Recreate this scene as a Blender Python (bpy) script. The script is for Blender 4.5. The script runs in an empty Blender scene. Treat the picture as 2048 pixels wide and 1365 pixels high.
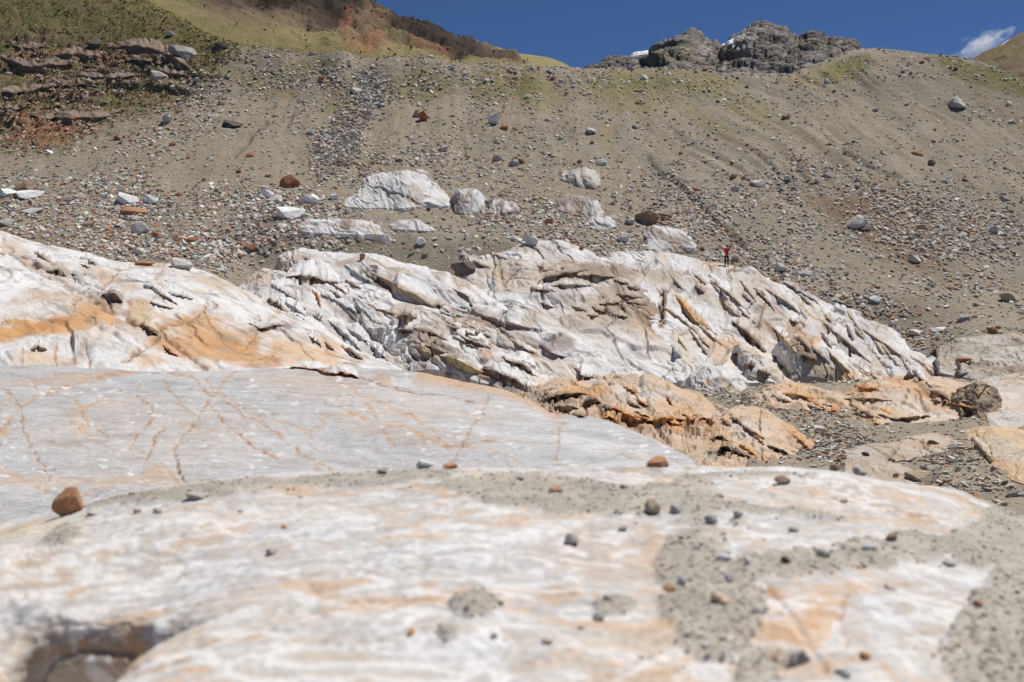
import bpy, bmesh, math, random
import numpy as np
from mathutils import Vector, Matrix

# ------------------------------------------------------------------ camera, sky, sun, exposure
F = 2048 * 35 / 36.0            # focal length in photo pixels
HOR = 600.0                     # photo row of eye level
CAMZ = 6.0
TH = math.atan((682.5 - HOR) / F)
SUN_EL, SUN_AZ = math.radians(65), math.radians(58)      # azimuth clockwise from +Y (view direction)

sc = bpy.context.scene
cd = bpy.data.cameras.new('camera'); cam = bpy.data.objects.new('camera', cd)
sc.collection.objects.link(cam); sc.camera = cam
cam.location = (0, 0, CAMZ); cam.rotation_euler = (math.pi / 2 - TH, 0, 0)
cd.lens = 35; cd.sensor_width = 36; cd.clip_start = .05; cd.clip_end = 20000
cd.dof.use_dof = True; cd.dof.focus_distance = 24.0; cd.dof.aperture_fstop = 2.4

w = bpy.data.worlds.new('World'); sc.world = w; w.use_nodes = True
nt = w.node_tree; bg = nt.nodes['Background']
sky = nt.nodes.new('ShaderNodeTexSky'); sky.sky_type = 'NISHITA'; sky.sun_disc = False
sky.sun_elevation = SUN_EL; sky.sun_rotation = SUN_AZ
sky.altitude = 6000; sky.air_density = 1.0; sky.dust_density = 0.0; sky.ozone_density = 10.0
nt.links.new(sky.outputs[0], bg.inputs[0]); bg.inputs[1].default_value = .072

sl = bpy.data.lights.new('sun', 'SUN'); so = bpy.data.objects.new('sun', sl)
sc.collection.objects.link(so); sl.energy = 4.6; sl.angle = math.radians(.53); sl.color = (1, .965, .915)
sd = Vector((math.sin(SUN_AZ) * math.cos(SUN_EL), math.cos(SUN_AZ) * math.cos(SUN_EL), math.sin(SUN_EL)))
so.rotation_euler = sd.to_track_quat('Z', 'Y').to_euler(); so.location = sd * 50

vs = sc.view_settings
vs.view_transform = 'Standard'; vs.look = 'None'; vs.gamma = 1; vs.use_curve_mapping = False; vs.exposure = .08

# ------------------------------------------------------------------ numeric helpers
rng = np.random.default_rng(11)
random.seed(4)
COL = sc.collection

def P(px, py, Y):
    """photo ray through (px, py) met at forward distance Y -> world point"""
    px, py, Y = np.broadcast_arrays(np.asarray(px, float), np.asarray(py, float), np.asarray(Y, float))
    cx = (px - 1024) / F; cz = (682.5 - py) / F
    den = math.cos(TH) + math.sin(TH) * cz
    return np.stack([cx / den * Y, Y, CAMZ + (cz * math.cos(TH) - math.sin(TH)) / den * Y], -1)

def proj(p):
    d = p - np.array([0, 0, CAMZ])
    f = d[..., 1] * math.cos(TH) - d[..., 2] * math.sin(TH)
    u = d[..., 1] * math.sin(TH) + d[..., 2] * math.cos(TH)
    f = np.maximum(f, .05)
    return 1024 + F * d[..., 0] / f, 682.5 - F * u / f

_perm = np.random.default_rng(5).permutation(4096).astype(np.int64)
_g = np.random.default_rng(6).normal(size=(65536, 3)); _g /= np.linalg.norm(_g, axis=1)[:, None]
_g0, _g1, _g2 = (np.ascontiguousarray(_g[:, k] * 1.6, dtype=np.float32) for k in range(3))
from concurrent.futures import ThreadPoolExecutor
_pool = ThreadPoolExecutor(4)
_HA, _HB, _HC = 40503, 14653, 26417

def _perlin_chunk(p, out, seed):
    fl = np.floor(p); i = fl.astype(np.int32); f = (p - fl).astype(np.float32)
    w_ = f * f * f * (f * (f * 6 - 15) + 10)
    h0 = i[:, 0] * _HA + i[:, 1] * _HB + i[:, 2] * _HC + seed * 9973
    acc = np.zeros(len(p), np.float32)
    for dx in (0, 1):
        wx = w_[:, 0] if dx else 1 - w_[:, 0]; fx = f[:, 0] - dx
        for dy in (0, 1):
            wxy = wx * (w_[:, 1] if dy else 1 - w_[:, 1]); fy = f[:, 1] - dy
            for dz in (0, 1):
                h = (h0 + (dx * _HA + dy * _HB + dz * _HC)) & 65535
                g = _g0.take(h) * fx; g += _g1.take(h) * fy; g += _g2.take(h) * (f[:, 2] - dz)
                acc += g * wxy * (w_[:, 2] if dz else 1 - w_[:, 2])
    out[:] = acc

def perlin(p, seed=0):
    p = np.asarray(p, float)
    sh = p.shape[:-1]; p = p.reshape(-1, 3); out = np.empty(len(p), np.float32); n = 16384
    jobs = [(p[k:k + n], out[k:k + n], seed) for k in range(0, len(p), n)]
    if len(jobs) > 1: list(_pool.map(lambda j: _perlin_chunk(*j), jobs))
    else: _perlin_chunk(*jobs[0])
    return out.reshape(sh)

def fbm(p, octv=4, seed=0, gain=.5, lac=2.03):
    r = 0; a = 1.; t = 0
    for k in range(octv):
        r = r + a * perlin(p * lac ** k, seed + k * 7); t += a; a *= gain
    return r / t

def ridged(p, octv=4, seed=0, gain=.55, lac=2.1):
    r = 0; a = 1.; t = 0
    for k in range(octv):
        r = r + a * (1 - 2 * np.abs(perlin(p * lac ** k, seed + k * 5))); t += a; a *= gain
    return r / t

def c3(a, b, c=0):
    a, b, c = np.broadcast_arrays(a, b, c)
    return np.stack([a, b, c], -1).astype(float)

def hash1(i, seed=0):
    return (_perm[(np.asarray(i, np.int64) * 7 + seed * 97) & 4095] / 4095.)

def voro(u, v, seed=0, full=False):
    """F1, F2, cell hash (and offset from the cell centre) of a jittered-grid Voronoi"""
    sh = u.shape; u = u.ravel().astype(np.float32); v = v.ravel().astype(np.float32); N = len(u)
    f1 = np.full(N, 9., np.float32); f2 = np.full(N, 9., np.float32); cid = np.zeros(N, np.float32); ou = np.zeros(N, np.float32); ov = np.zeros(N, np.float32)
    def job(k):
        s = slice(k, k + 16384); us, vs_ = u[s], v[s]
        iu = np.floor(us).astype(np.int32); iv = np.floor(vs_).astype(np.int32)
        a1, a2, ac, au, av = f1[s], f2[s], cid[s], ou[s], ov[s]
        for du in (-1, 0, 1):
            for dv in (-1, 0, 1):
                a = iu + du; b = iv + dv
                h = ((a * 40503 + b * 14653 + seed * 9973) & 65535).astype(np.int32)
                h = ((h * 31421 + 6927) ^ (h >> 5)) & 65535; h2 = ((h * 27437 + 13849) ^ (h >> 7)) & 65535
                dx = us - (a + h / 65536.).astype(np.float32); dy = vs_ - (b + h2 / 65536.).astype(np.float32)
                d = np.sqrt(dx * dx + dy * dy); nearer = d < a1
                a2[:] = np.where(nearer, a1, np.minimum(a2, d)); ac[:] = np.where(nearer, (h ^ (h2 >> 3)) / 65536., ac)
                au[:] = np.where(nearer, dx, au); av[:] = np.where(nearer, dy, av); a1[:] = np.where(nearer, d, a1)
    list(_pool.map(job, range(0, N, 16384)))
    r = [t.reshape(sh) for t in (f1, f2, cid, ou, ov)]
    return r if full else r[:3]

def facets(a, b, cell, asp, seed, warp=0, db=.05):
    """angular broken-rock relief: every cell its own tilted plane"""
    f1, f2, c, du, dv = voro(a / (cell * asp) + warp * .35, b / cell + warp * .45, seed, True)
    gx = np.modf(c * 17.31)[0] - .5; gy = np.modf(c * 91.7)[0] - .5
    e = f2 - f1
    return (cell * (gx * du * asp * .55 + gy * dv * 1.1) + cell * .30 * (c - .35)) * sst(0, min(.5, max(.08, 1.6 * db / cell)), e), e

def sst(a, b, x):
    t = np.clip((x - a) / (b - a), 0, 1); return t * t * (3 - 2 * t)

def pchip(x, y, xq):
    """monotone cubic along axis 0; y (k, ...)"""
    x = np.asarray(x, float); y = np.asarray(y, float); xq = np.asarray(xq, float)
    k = len(x)
    if k == 2:
        t = ((xq - x[0]) / (x[1] - x[0])).reshape((-1,) + (1,) * (y.ndim - 1)); return y[0] * (1 - t) + y[1] * t
    h = np.diff(x).reshape((-1,) + (1,) * (y.ndim - 1)); d = np.diff(y, axis=0) / h
    m = np.zeros_like(y)
    s = d[:-1] * d[1:] > 0
    w1 = 2 * h[1:] + h[:-1]; w2 = h[1:] + 2 * h[:-1]
    with np.errstate(divide='ignore', invalid='ignore'):
        hm = (w1 + w2) / (w1 / d[:-1] + w2 / d[1:])
    m[1:-1] = np.where(s, hm, 0); m[0] = d[0]; m[-1] = d[-1]
    j = np.clip(np.searchsorted(x, xq) - 1, 0, k - 2)
    hh = h[j]; t = ((xq - x[j]).reshape((-1,) + (1,) * (y.ndim - 1))) / hh
    return ((1 + 2 * t) * (1 - t) ** 2 * y[j] + t * (1 - t) ** 2 * hh * m[j] + t * t * (3 - 2 * t) * y[j + 1] + t * t * (t - 1) * hh * m[j + 1])

def resample(line, n=None, s=None):
    L = np.array(line, float)
    c = np.r_[0, np.cumsum(np.hypot(np.diff(L[:, 0]), np.diff(L[:, 1])) + 1e-6)]
    if s is None: s = np.linspace(0, 1, n)
    return pchip(c / c[-1], L, s), c[-1]

def polydist(px, py, pts, reach=60.):
    """distance to a polyline, worked out only near it"""
    pts = np.array(pts, float); d = np.full(px.shape, 1e3)
    m = (px > pts[:, 0].min() - reach) & (px < pts[:, 0].max() + reach) & (py > pts[:, 1].min() - reach) & (py < pts[:, 1].max() + reach)
    x, y = px[m], py[m]; dd = np.full(x.shape, 1e3)
    for a, b in zip(pts[:-1], pts[1:]):
        ab = b - a; t = np.clip(((x - a[0]) * ab[0] + (y - a[1]) * ab[1]) / (ab @ ab + 1e-9), 0, 1)
        dd = np.minimum(dd, np.hypot(x - a[0] - t * ab[0], y - a[1] - t * ab[1]))
    d[m] = dd
    return d

def ell(px, py, x, y, rx, ry, ang=0):
    c, s = math.cos(math.radians(ang)), math.sin(math.radians(ang))
    dx, dy = px - x, py - y
    return np.hypot((dx * c + dy * s) / rx, (-dx * s + dy * c) / ry)

# ------------------------------------------------------------------ mesh helpers
def mk_mesh(name, V, faces, col=None, smooth=True, extra=None):
    V = np.asarray(V, np.float32); faces = np.asarray(faces, np.int32)
    me = bpy.data.meshes.new(name); k = faces.shape[1]
    me.vertices.add(len(V)); me.vertices.foreach_set('co', V.ravel())
    me.loops.add(faces.size); me.loops.foreach_set('vertex_index', faces.ravel())
    me.polygons.add(len(faces)); me.polygons.foreach_set('loop_start', np.arange(0, faces.size, k, dtype=np.int32))
    me.polygons.foreach_set('use_smooth', np.full(len(faces), smooth))
    if col is not None:
        a = me.attributes.new('col', 'FLOAT_COLOR', 'POINT')
        c = np.ones((len(V), 4), np.float32); c[:, :3] = np.clip(col, 0.004, .9); a.data.foreach_set('color', c.ravel())
    for k_, v_ in (extra or {}).items():
        a = me.attributes.new(k_, 'FLOAT', 'POINT'); a.data.foreach_set('value', np.asarray(v_, np.float32).ravel())
    me.update(calc_edges=True)
    return me

def grid_faces(nr, nc):
    i = np.arange(nr * nc).reshape(nr, nc)
    return np.stack([i[:-1, :-1], i[1:, :-1], i[1:, 1:], i[:-1, 1:]], -1).reshape(-1, 4)

def link(name, me, mat=None, label=None, cat=None, group=None, kind=None, parent=None):
    o = bpy.data.objects.new(name, me); COL.objects.link(o)
    if mat and me and not me.materials: me.materials.append(mat)
    if label: o['label'] = label
    if cat: o['category'] = cat
    if group: o['group'] = group
    if kind: o['kind'] = kind
    if parent: o.parent = parent
    return o

def grid_normals(G):
    dt = np.gradient(G, axis=0); ds = np.gradient(G, axis=1)
    n = np.cross(dt, ds); n /= np.linalg.norm(n, axis=-1, keepdims=True) + 1e-12
    return n

# ------------------------------------------------------------------ materials
def new_mat(name):
    m = bpy.data.materials.new(name); m.use_nodes = True
    nt = m.node_tree; b = nt.nodes['Principled BSDF']
    return m, nt, b

def grain_mat(name, src='attr', scale=8., contrast=.25, bump=.3, bdist=.02, rough=.85, scale2=None, spec=.25, stretch=(1, 1, 1)):
    """base colour from the surface's own colour (vertex attribute or object colour), broken up by two grains plus fine relief"""
    m, nt, b = new_mat(name); N = nt.nodes; L = nt.links
    if src == 'attr':
        a = N.new('ShaderNodeAttribute'); a.attribute_name = 'col'; c0 = a.outputs['Color']
    else:
        a = N.new('ShaderNodeObjectInfo'); c0 = a.outputs['Color']
    if src == 'attr':
        geo = N.new('ShaderNodeNewGeometry'); pos = geo.outputs['Position']
    else:
        geo = N.new('ShaderNodeTexCoord'); pos = geo.outputs['Object']
    mp = N.new('ShaderNodeMapping'); mp.inputs['Scale'].default_value = stretch; L.new(pos, mp.inputs[0]); pos = mp.outputs[0]
    n1 = N.new('ShaderNodeTexNoise'); n1.inputs['Scale'].default_value = scale; n1.inputs['Detail'].default_value = 6; n1.inputs['Roughness'].default_value = .65
    n2 = N.new('ShaderNodeTexNoise'); n2.inputs['Scale'].default_value = scale2 or scale * 5; n2.inputs['Detail'].default_value = 3
    L.new(pos, n1.inputs['Vector']); L.new(pos, n2.inputs['Vector'])
    mx = N.new('ShaderNodeMath'); mx.operation = 'ADD'; L.new(n1.outputs[0], mx.inputs[0]); L.new(n2.outputs[0], mx.inputs[1])
    mr = N.new('ShaderNodeMapRange'); mr.inputs[1].default_value = .6; mr.inputs[2].default_value = 1.4
    mr.inputs[3].default_value = 1 - contrast; mr.inputs[4].default_value = 1 + contrast * .7; L.new(mx.outputs[0], mr.inputs[0])
    mm = N.new('ShaderNodeVectorMath'); mm.operation = 'SCALE'; L.new(c0, mm.inputs[0]); L.new(mr.outputs[0], mm.inputs['Scale'])
    L.new(mm.outputs[0], b.inputs['Base Color'])
    bp = N.new('ShaderNodeBump'); bp.inputs['Strength'].default_value = bump; bp.inputs['Distance'].default_value = bdist
    L.new(mx.outputs[0], bp.inputs['Height']); L.new(bp.outputs[0], b.inputs['Normal'])
    b.inputs['Roughness'].default_value = rough; b.inputs['Specular IOR Level'].default_value = spec
    return m

M_white = grain_mat('white_marble', scale=2.2, scale2=14, contrast=.24, bump=.35, bdist=.06, rough=.75)
M_slab = grain_mat('grey_marble', scale=14, scale2=60, contrast=.42, bump=.45, bdist=.015, rough=.7, stretch=(.6, 1, 1))
M_near = grain_mat('near_marble', scale=9, scale2=60, contrast=.24, bump=.3, bdist=.01, rough=.65, stretch=(.5, 1, 1))
M_scree = grain_mat('scree', scale=2.2, scale2=7, contrast=.35, bump=.9, bdist=.12, rough=.95, spec=.1)
M_hill = grain_mat('hillside', scale=.5, scale2=2.5, contrast=.3, bump=.8, bdist=.5, rough=.95, spec=.1)
M_mount = grain_mat('mountain_rock', scale=.03, scale2=.12, contrast=.4, bump=.9, bdist=8, rough=.95, spec=.1)
M_stones = grain_mat('loose_stone', scale=6, scale2=22, contrast=.18, bump=.4, bdist=.03, rough=.9, spec=.15)
M_stone = grain_mat('single_stone', src='obj', scale=2.2, scale2=8, contrast=.42, bump=.5, bdist=.06, rough=.85, spec=.2)

# linear base colours
C = dict(white=(.665, .655, .64), grey=(.435, .43, .43), tan=(.40, .31, .225), brown=(.20, .135, .095), dark=(.085, .065, .055),
         orange=(.54, .285, .105), rust=(.42, .17, .06), yellow=(.56, .44, .25), peach=(.58, .40, .25), gravel=(.37, .335, .28),
         silt=(.30, .255, .195), red=(.36, .15, .085), soil=(.22, .145, .09), grass=(.165, .155, .06), grassdry=(.27, .225, .105), purple=(.22, .16, .15),
         slate=(.17, .16, .155), pale=(.52, .49, .44), green=(.125, .135, .045))
C['umber'] = (.045, .034, .027); C['near'] = (.52, .51, .505); C['cream'] = (.62, .59, .54)
C = {k: np.array(v) for k, v in C.items()}

def paint(col, px, py, blobs, noise, soft=.45):
    """blobs: (colour, x, y, rx, ry, angle, strength) patches of stain, mineral colour or painted shade on the rock"""
    for (c, x, y, rx, ry, ang, st) in blobs:
        R_ = 1.9 * max(rx, ry); m = (np.abs(px - x) < R_) & (np.abs(py - y) < R_)
        if not m.any(): continue
        e = ell(px[m], py[m], x, y, rx, ry, ang)
        wgt = ((1 - sst(1 - soft, 1 + soft, e + noise[m] * .75)) * st)[:, None]
        col[m] = col[m] * (1 - wgt) + C[c] * wgt
    return col
# ------------------------------------------------------------------ the moraine: one sheet from under the camera up to the crest
def px_line(knots, xs):
    K = np.array(knots, float); return pchip(K[:, 0], K[:, 1:], np.clip(xs, K[0, 0], K[-1, 0]))

xs = np.r_[np.linspace(-500, -12, 40), np.linspace(-10, 2058, 600), np.linspace(2060, 2600, 44)]
CREST = [(-500, -260, 190), (0, -110, 176), (150, -50, 165), (300, 8, 150), (400, 58, 138), (480, 88, 130), (560, 100, 128), (620, 112, 127), (690, 106, 126), (720, 119, 127),
         (760, 120, 127), (850, 117, 127), (900, 128, 128), (1000, 131, 129), (1145, 139, 131), (1240, 143, 133), (1320, 143, 134), (1480, 150, 137), (1560, 150, 139),
         (1640, 122, 141), (1700, 100, 142), (1730, 97, 142), (1800, 103, 141), (1880, 112, 139), (1940, 122, 137), (2048, 172, 130), (2600, 330, 105)]
rows = [
    [(-500, 90, 140), (0, 160, 127), (480, 200, 115), (1024, 215, 116), (1600, 215, 122), (2048, 270, 116), (2600, 400, 96)],
    [(-500, 260, 110), (0, 300, 102), (480, 305, 100), (1024, 310, 101), (1600, 320, 105), (2048, 380, 100), (2600, 470, 88)],
    [(-500, 390, 88), (0, 400, 86), (480, 405, 86), (1024, 420, 87), (1600, 440, 93), (2048, 480, 91), (2600, 540, 80)],
    [(-500, 520, 70), (0, 540, 69), (480, 540, 70), (1024, 530, 74), (1500, 560, 82), (2048, 585, 82), (2600, 620, 72)],
    [(-500, 640, 56), (0, 645, 56), (480, 645, 56), (1024, 650, 62), (1600, 655, 72), (2048, 655, 70), (2600, 690, 60)],
    [(-500, 730, 45), (0, 730, 45), (480, 730, 45), (1024, 735, 52), (1400, 745, 58), (1800, 725, 60), (2048, 715, 58), (2600, 740, 48)],
    [(-500, 800, 35), (0, 800, 35), (1024, 800, 40), (1400, 790, 47), (1600, 795, 43), (2048, 785, 41), (2600, 800, 36)],
    [(-500, 890, 25), (0, 890, 25), (1024, 890, 26), (1500, 850, 32), (1750, 868, 28.5), (2048, 875, 27), (2600, 890, 25)],
    [(-500, 1010, 16), (0, 1010, 16), (1024, 1010, 16), (1600, 985, 17.5), (2048, 985, 17.5), (2600, 990, 17)],
    [(-500, 1250, 8), (1024, 1250, 8), (2048, 1240, 8), (2600, 1240, 8)],
    [(-500, 2000, 3.4), (1024, 2000, 3.4), (2600, 2000, 3.4)],
]
crest_l = px_line(CREST, xs)
P_crest = P(xs, crest_l[:, 0], crest_l[:, 1])
P_back = P_crest + np.array([0, 1, 0]) * 22 + np.array([0, 0, -7])
lines3 = [P_back, P_crest] + [P(xs, *px_line(r, xs).T) for r in rows]
# rows spaced so that visible rows are ~2.4 photo pixels apart
tq = [np.linspace(0, 1, 8, endpoint=False)]
steps = [62, 38, 40, 42, 34, 28, 24, 28, 30, 8, 5]
for k, n in enumerate(steps): tq.append(1 + k + np.linspace(0, 1, n, endpoint=False))
tq = np.r_[np.concatenate(tq), 1 + len(steps)]
G = pchip(np.arange(len(lines3)), np.stack(lines3), tq)
nr, nc = G.shape[:2]
tpx, tpy = proj(G)
# bedrock stands out of the rubble: the rubble lies lower under the ridge
G[..., 2] -= 2.4 * sst(80, 75, G[..., 1]) * (sst(38, 44, G[..., 1]) * sst(420, 520, tpx) * sst(1330, 1300, tpx) + sst(50, 56, G[..., 1]) * sst(1300, 1330, tpx) * sst(1965, 1760, tpx))
G[..., 2] -= 1.0 * sst(46, 40, G[..., 1]) * sst(17, 21, G[..., 1]) * sst(1500, 1440, tpx)
tpx, tpy = proj(G)

# rills, gullies, ledges
nz0 = fbm(G * .12, 3, 3)
Z = np.zeros((nr, nc))
Z += .9 * fbm(G * .035, 3, 9) * sst(500, 300, tpy)
right = sst(1180, 1500, tpx) * sst(470, 330, tpy) * sst(60, 170, tpy)
q = (tpx - 1.25 * tpy) / 46 + 1.3 * perlin(G * .07, 21)
Z += -.34 * right * np.maximum(0, ridged(c3(q, tpy / 420.), 2, 31)) ** 1.3 * (.5 + .9 * sst(-.3, .5, perlin(G * .05, 44)))
mid = sst(480, 600, tpx) * sst(1500, 1200, tpx) * sst(380, 250, tpy) * sst(100, 135, tpy)
Z += -.32 * fbm(c3((tpx + 22 * nz0 + (tpx - 800) * (tpy - 200) * -.0007) / 42., tpy / 260., .3), 3, 34) * mid
q2 = (tpx - 760 - (tpx - 900) * (tpy - 130) * -.0012) / 95 + .5 * perlin(G * .06, 23)
Z += -.3 * mid * np.maximum(0, ridged(c3(q2, tpy / 900.), 2, 33)) ** 1.2
RILLS = [([(1296, 305), (1330, 345), (1365, 372), (1410, 418), (1455, 458), (1492, 500)], 4.5, .4), ([(470, 318), (490, 295), (510, 268), (530, 250)], 4, .4),
         ([(715, 345), (735, 322), (752, 305)], 5, .4), ([(600, 400), (545, 440), (520, 470)], 8, .2), ([(1690, 300), (1740, 330), (1800, 350)], 5, .3)]
rill_d = np.full(tpx.shape, 99.)
wx = 6 * perlin(G * .35, 51); wy = 5 * perlin(G * .35, 52)
for pts, wd, dp in RILLS:
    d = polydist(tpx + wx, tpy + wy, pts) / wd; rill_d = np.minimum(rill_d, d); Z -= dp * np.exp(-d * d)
# brown ledges of the slope at the upper left: stepped beds
led = np.maximum.reduce([1 - sst(.6, 1.1, ell(tpx, tpy, 180, 140, 250, 75, 6) + .35 * perlin(G * .12, 61)), 1 - sst(.5, 1.1, ell(tpx, tpy, 70, 235, 230, 62, -14) + .35 * perlin(G * .12, 62)),
                         1 - sst(.6, 1.1, ell(tpx, tpy, -250, 180, 330, 110, 6))])
ph = (G[..., 2] + .09 * G[..., 0]) / 1.25 + 1.1 * fbm(G * np.array([.10, .10, .2]), 3, 63)
fr = ph - np.floor(ph); hk = hash1(np.floor(ph).astype(int), 3)
led = led * sst(-.45, .1, fbm(G * np.array([.12, .12, .5]), 3, 64))
Z += led * (.8 * (.3 + .9 * hk)) * np.where(fr < .62, (fr / .62) ** 1.8, (1 - fr) / .38)
f1, f2, cid = voro(G[..., 0] * .17 + .3 * perlin(G * .3, 66), ph * 1.5, 4)
Z += led * .45 * (cid - .4) * sst(.0, .22, f2 - f1)
fine = fbm(G * .9, 3, 71)
Z += .4 * fbm(G * np.array([.5, .5, 1.2]), 4, 73) * sst(560, 380, tpx) * sst(330, 250, tpy)
Z += .12 * fine * sst(900, 600, tpy) + .05 * fbm(G * 2.2, 2, 72)
nrm = grid_normals(G); nrm[nrm[..., 2] < 0] *= -1
fade = np.where(np.arange(nr)[:, None] < 8, .3, 1.0)
G = G + nrm * (Z * fade)[..., None]
tpx0, tpy0 = tpx, tpy
tpx, tpy = proj(G)

# ground colour: silt and gravel, soil on the ledges, grass tongues
nz = fbm(G * .16, 4, 81); nz2 = fbm(G * .55, 3, 82)
tcol = np.empty(G.shape); tcol[:] = C['silt']
tcol = tcol * (1 + .18 * nz[..., None] + .14 * nz2[..., None])
# sorted streaks of finer and coarser debris running downhill
fan = 26 * nz + np.where(tpx0 > 1150, tpx0 - 1.1 * tpy0, tpx0 + (tpx0 - 800) * (tpy0 - 200) * -.0007)
stk = fbm(c3(fan / 30., tpy0 / 170., .5), 3, 84); stk2 = fbm(c3(fan / 75., tpy0 / 240., .9), 2, 85)
hi_ = sst(470, 330, tpy0)[..., None]
tcol = tcol * (1 + (.22 * stk + .26 * stk2)[..., None] * hi_)
bw = (sst(.0, .5, stk2) * .5)[..., None] * hi_; tcol = tcol * (1 - bw) + np.array((.235, .175, .115)) * bw
warm = sst(-.1, .5, fbm(G * .03, 2, 83)); tcol = tcol * (1 - .35 * warm[..., None]) + np.array((.31, .25, .175)) * (.35 * warm[..., None])
TB = [('grassdry', 850, 172, 60, 40, 0, 0.78), ('grassdry', 985, 172, 45, 34, 0, 0.78), ('grassdry', 720, 180, 30, 40, 0, 0.68), ('grassdry', 700, 195, 40, 30, 0, 0.68), ('grass', 640, 135, 40, 18, 0, 0.58), ('grassdry', 620, 150, 60, 25, 10, 0.58),
      ('grassdry', 1060, 172, 34, 34, 0, 0.82), ('grass', 1050, 178, 22, 22, 0, 0.58), ('grassdry', 1090, 200, 60, 20, 0, 0.54), ('grassdry', 1300, 168, 130, 26, 4, 0.82), ('grass', 1290, 165, 80, 14, 4, 0.49), ('grassdry', 1250, 205, 70, 24, 10, 0.63), ('grassdry', 1420, 165, 70, 18, 10, 0.68),
      ('grassdry', 1470, 210, 80, 18, 32, 0.58), ('grassdry', 1400, 235, 70, 16, 28, 0.43), ('grassdry', 1560, 240, 90, 12, 30, 0.39), ('grass', 1690, 135, 60, 20, -22, 0.88), ('grassdry', 1640, 150, 70, 20, -12, 0.68), ('grass', 1960, 150, 90, 22, 22, 0.82), ('grass', 2030, 168, 90, 16, 22, 0.73),
      ('grassdry', 1215, 262, 12, 30, 5, 0.58), ('grassdry', 540, 170, 50, 20, 15, 0.54), ('grassdry', 470, 145, 50, 16, 20, 0.49), ('grass', 660, 215, 30, 14, 0, 0.39), ('soil', 1760, 460, 130, 45, 25, .75), ('soil', 1700, 420, 80, 26, 15, .6), ('soil', 1830, 500, 110, 30, 30, .55),
      ('soil', 1430, 250, 50, 10, 25, .35), ('soil', 1500, 290, 60, 12, 25, .3), ('purple', 520, 480, 60, 40, 20, .3), ('grass', 690, 490, 60, 10, 0, 0.34), ('grass', 1330, 460, 40, 16, 20, 0.34), ('grass', 880, 385, 20, 10, 0, 0.34), ('soil', 1080, 400, 20, 12, 0, .3), ('soil', 40, 480, 120, 25, 12, .35)]
paint(tcol, tpx0, tpy0, TB, nz * 1.1 + .3 * nz2)
# the grassy slope left of the moraine
gedge = tpy0 - np.interp(tpx0, [-500, 0, 120, 220, 330, 420, 470, 520, 640], [310, 292, 300, 235, 200, 150, 110, 92, 60]) + 26 * nz + 14 * nz2
gl = sst(34, -34, gedge + 22 * fbm(G * .5, 3, 87))
gcol = C['grass'] * .9 * (1 - .5 * sst(-.2, .5, nz2)[..., None]) + C['green'] * (.5 * sst(-.2, .5, nz2)[..., None])
gcol = gcol + (C['grassdry'] - gcol) * (.4 * sst(-.1, .5, nz))[..., None]
nz3 = fbm(G * np.array([.25, .5, 1.2]), 3, 86)
gcol = gcol * (1 - (.7 * sst(-.1, .3, nz3))[..., None]) + C['soil'] * .8 * (.7 * sst(-.1, .3, nz3))[..., None]
tcol = tcol * (1 - gl[..., None]) + gcol * gl[..., None]
lcol = C['soil'] * (.6 + .8 * cid[..., None]) * (1 - .5 * hk[..., None]) + C['tan'] * (.30 * hk[..., None])
lw = led * gl * sst(.15, .65, fr + .8 * nz2 + .5 * nz3 + .1)
tcol = tcol * (1 - lw[..., None]) + lcol * lw[..., None]
paint(tcol, tpx0, tpy0, [('red', 105, 265, 75, 26, -10, .55), ('red', 40, 238, 60, 14, 0, .4), ('red', 190, 118, 90, 14, 0, .4), ('red', 70, 130, 60, 14, 0, .35), ('soil', 360, 110, 45, 30, 20, .6)], nz2 * 1.2)
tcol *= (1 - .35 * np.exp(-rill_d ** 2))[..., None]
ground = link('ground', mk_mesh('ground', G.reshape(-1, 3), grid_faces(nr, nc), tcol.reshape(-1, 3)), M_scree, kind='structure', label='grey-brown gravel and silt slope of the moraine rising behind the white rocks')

# ------------------------------------------------------------------ hills and the far mountain
HILL = {}
def hill(name, label, crest, foot, nx, ny, disp, colour, mat, back=(60, -40), jag=0., prof=1.0):
    c, _ = resample(crest, nx); f, _ = resample(foot, nx)
    A = P(*c.T); B = P(*f.T)
    if jag: A[:, 2] += jag * (ridged(c3(A[:, 0] / 42., 0, 0), 4, 12) - .45) + .5 * jag * perlin(c3(A[:, 0] / 9., 3, 0), 13)
    t = np.r_[np.linspace(-1, 0, 8, endpoint=False), np.linspace(0, 1, ny)]
    tt = np.clip(t, 0, 1)[:, None, None]
    H = A[None] * (1 - tt) + B[None] * tt
    bk = np.clip(-t, 0, 1)[:, None]
    H[..., 1] += bk * back[0]; H[..., 2] += bk * back[1]
    H[..., 2] += np.sin(np.pi * np.clip(t, 0, 1))[:, None] * prof
    x0, y0 = proj(H)
    d = disp(H, x0, y0) * (.3 + .7 * sst(0, .3, np.clip(t, 0, 1)))[:, None]
    n = grid_normals(H); n[n[..., 2] < 0] *= -1
    H2 = H + n * d[..., None]
    col = colour(H, x0, y0, d)
    HILL[name] = (H2.reshape(-1, 3), x0.ravel(), y0.ravel(), col.reshape(-1, 3))
    return link(name, mk_mesh(name, H2.reshape(-1, 3), grid_faces(*H2.shape[:2]), col.reshape(-1, 3)), mat, kind='structure', label=label)

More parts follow.
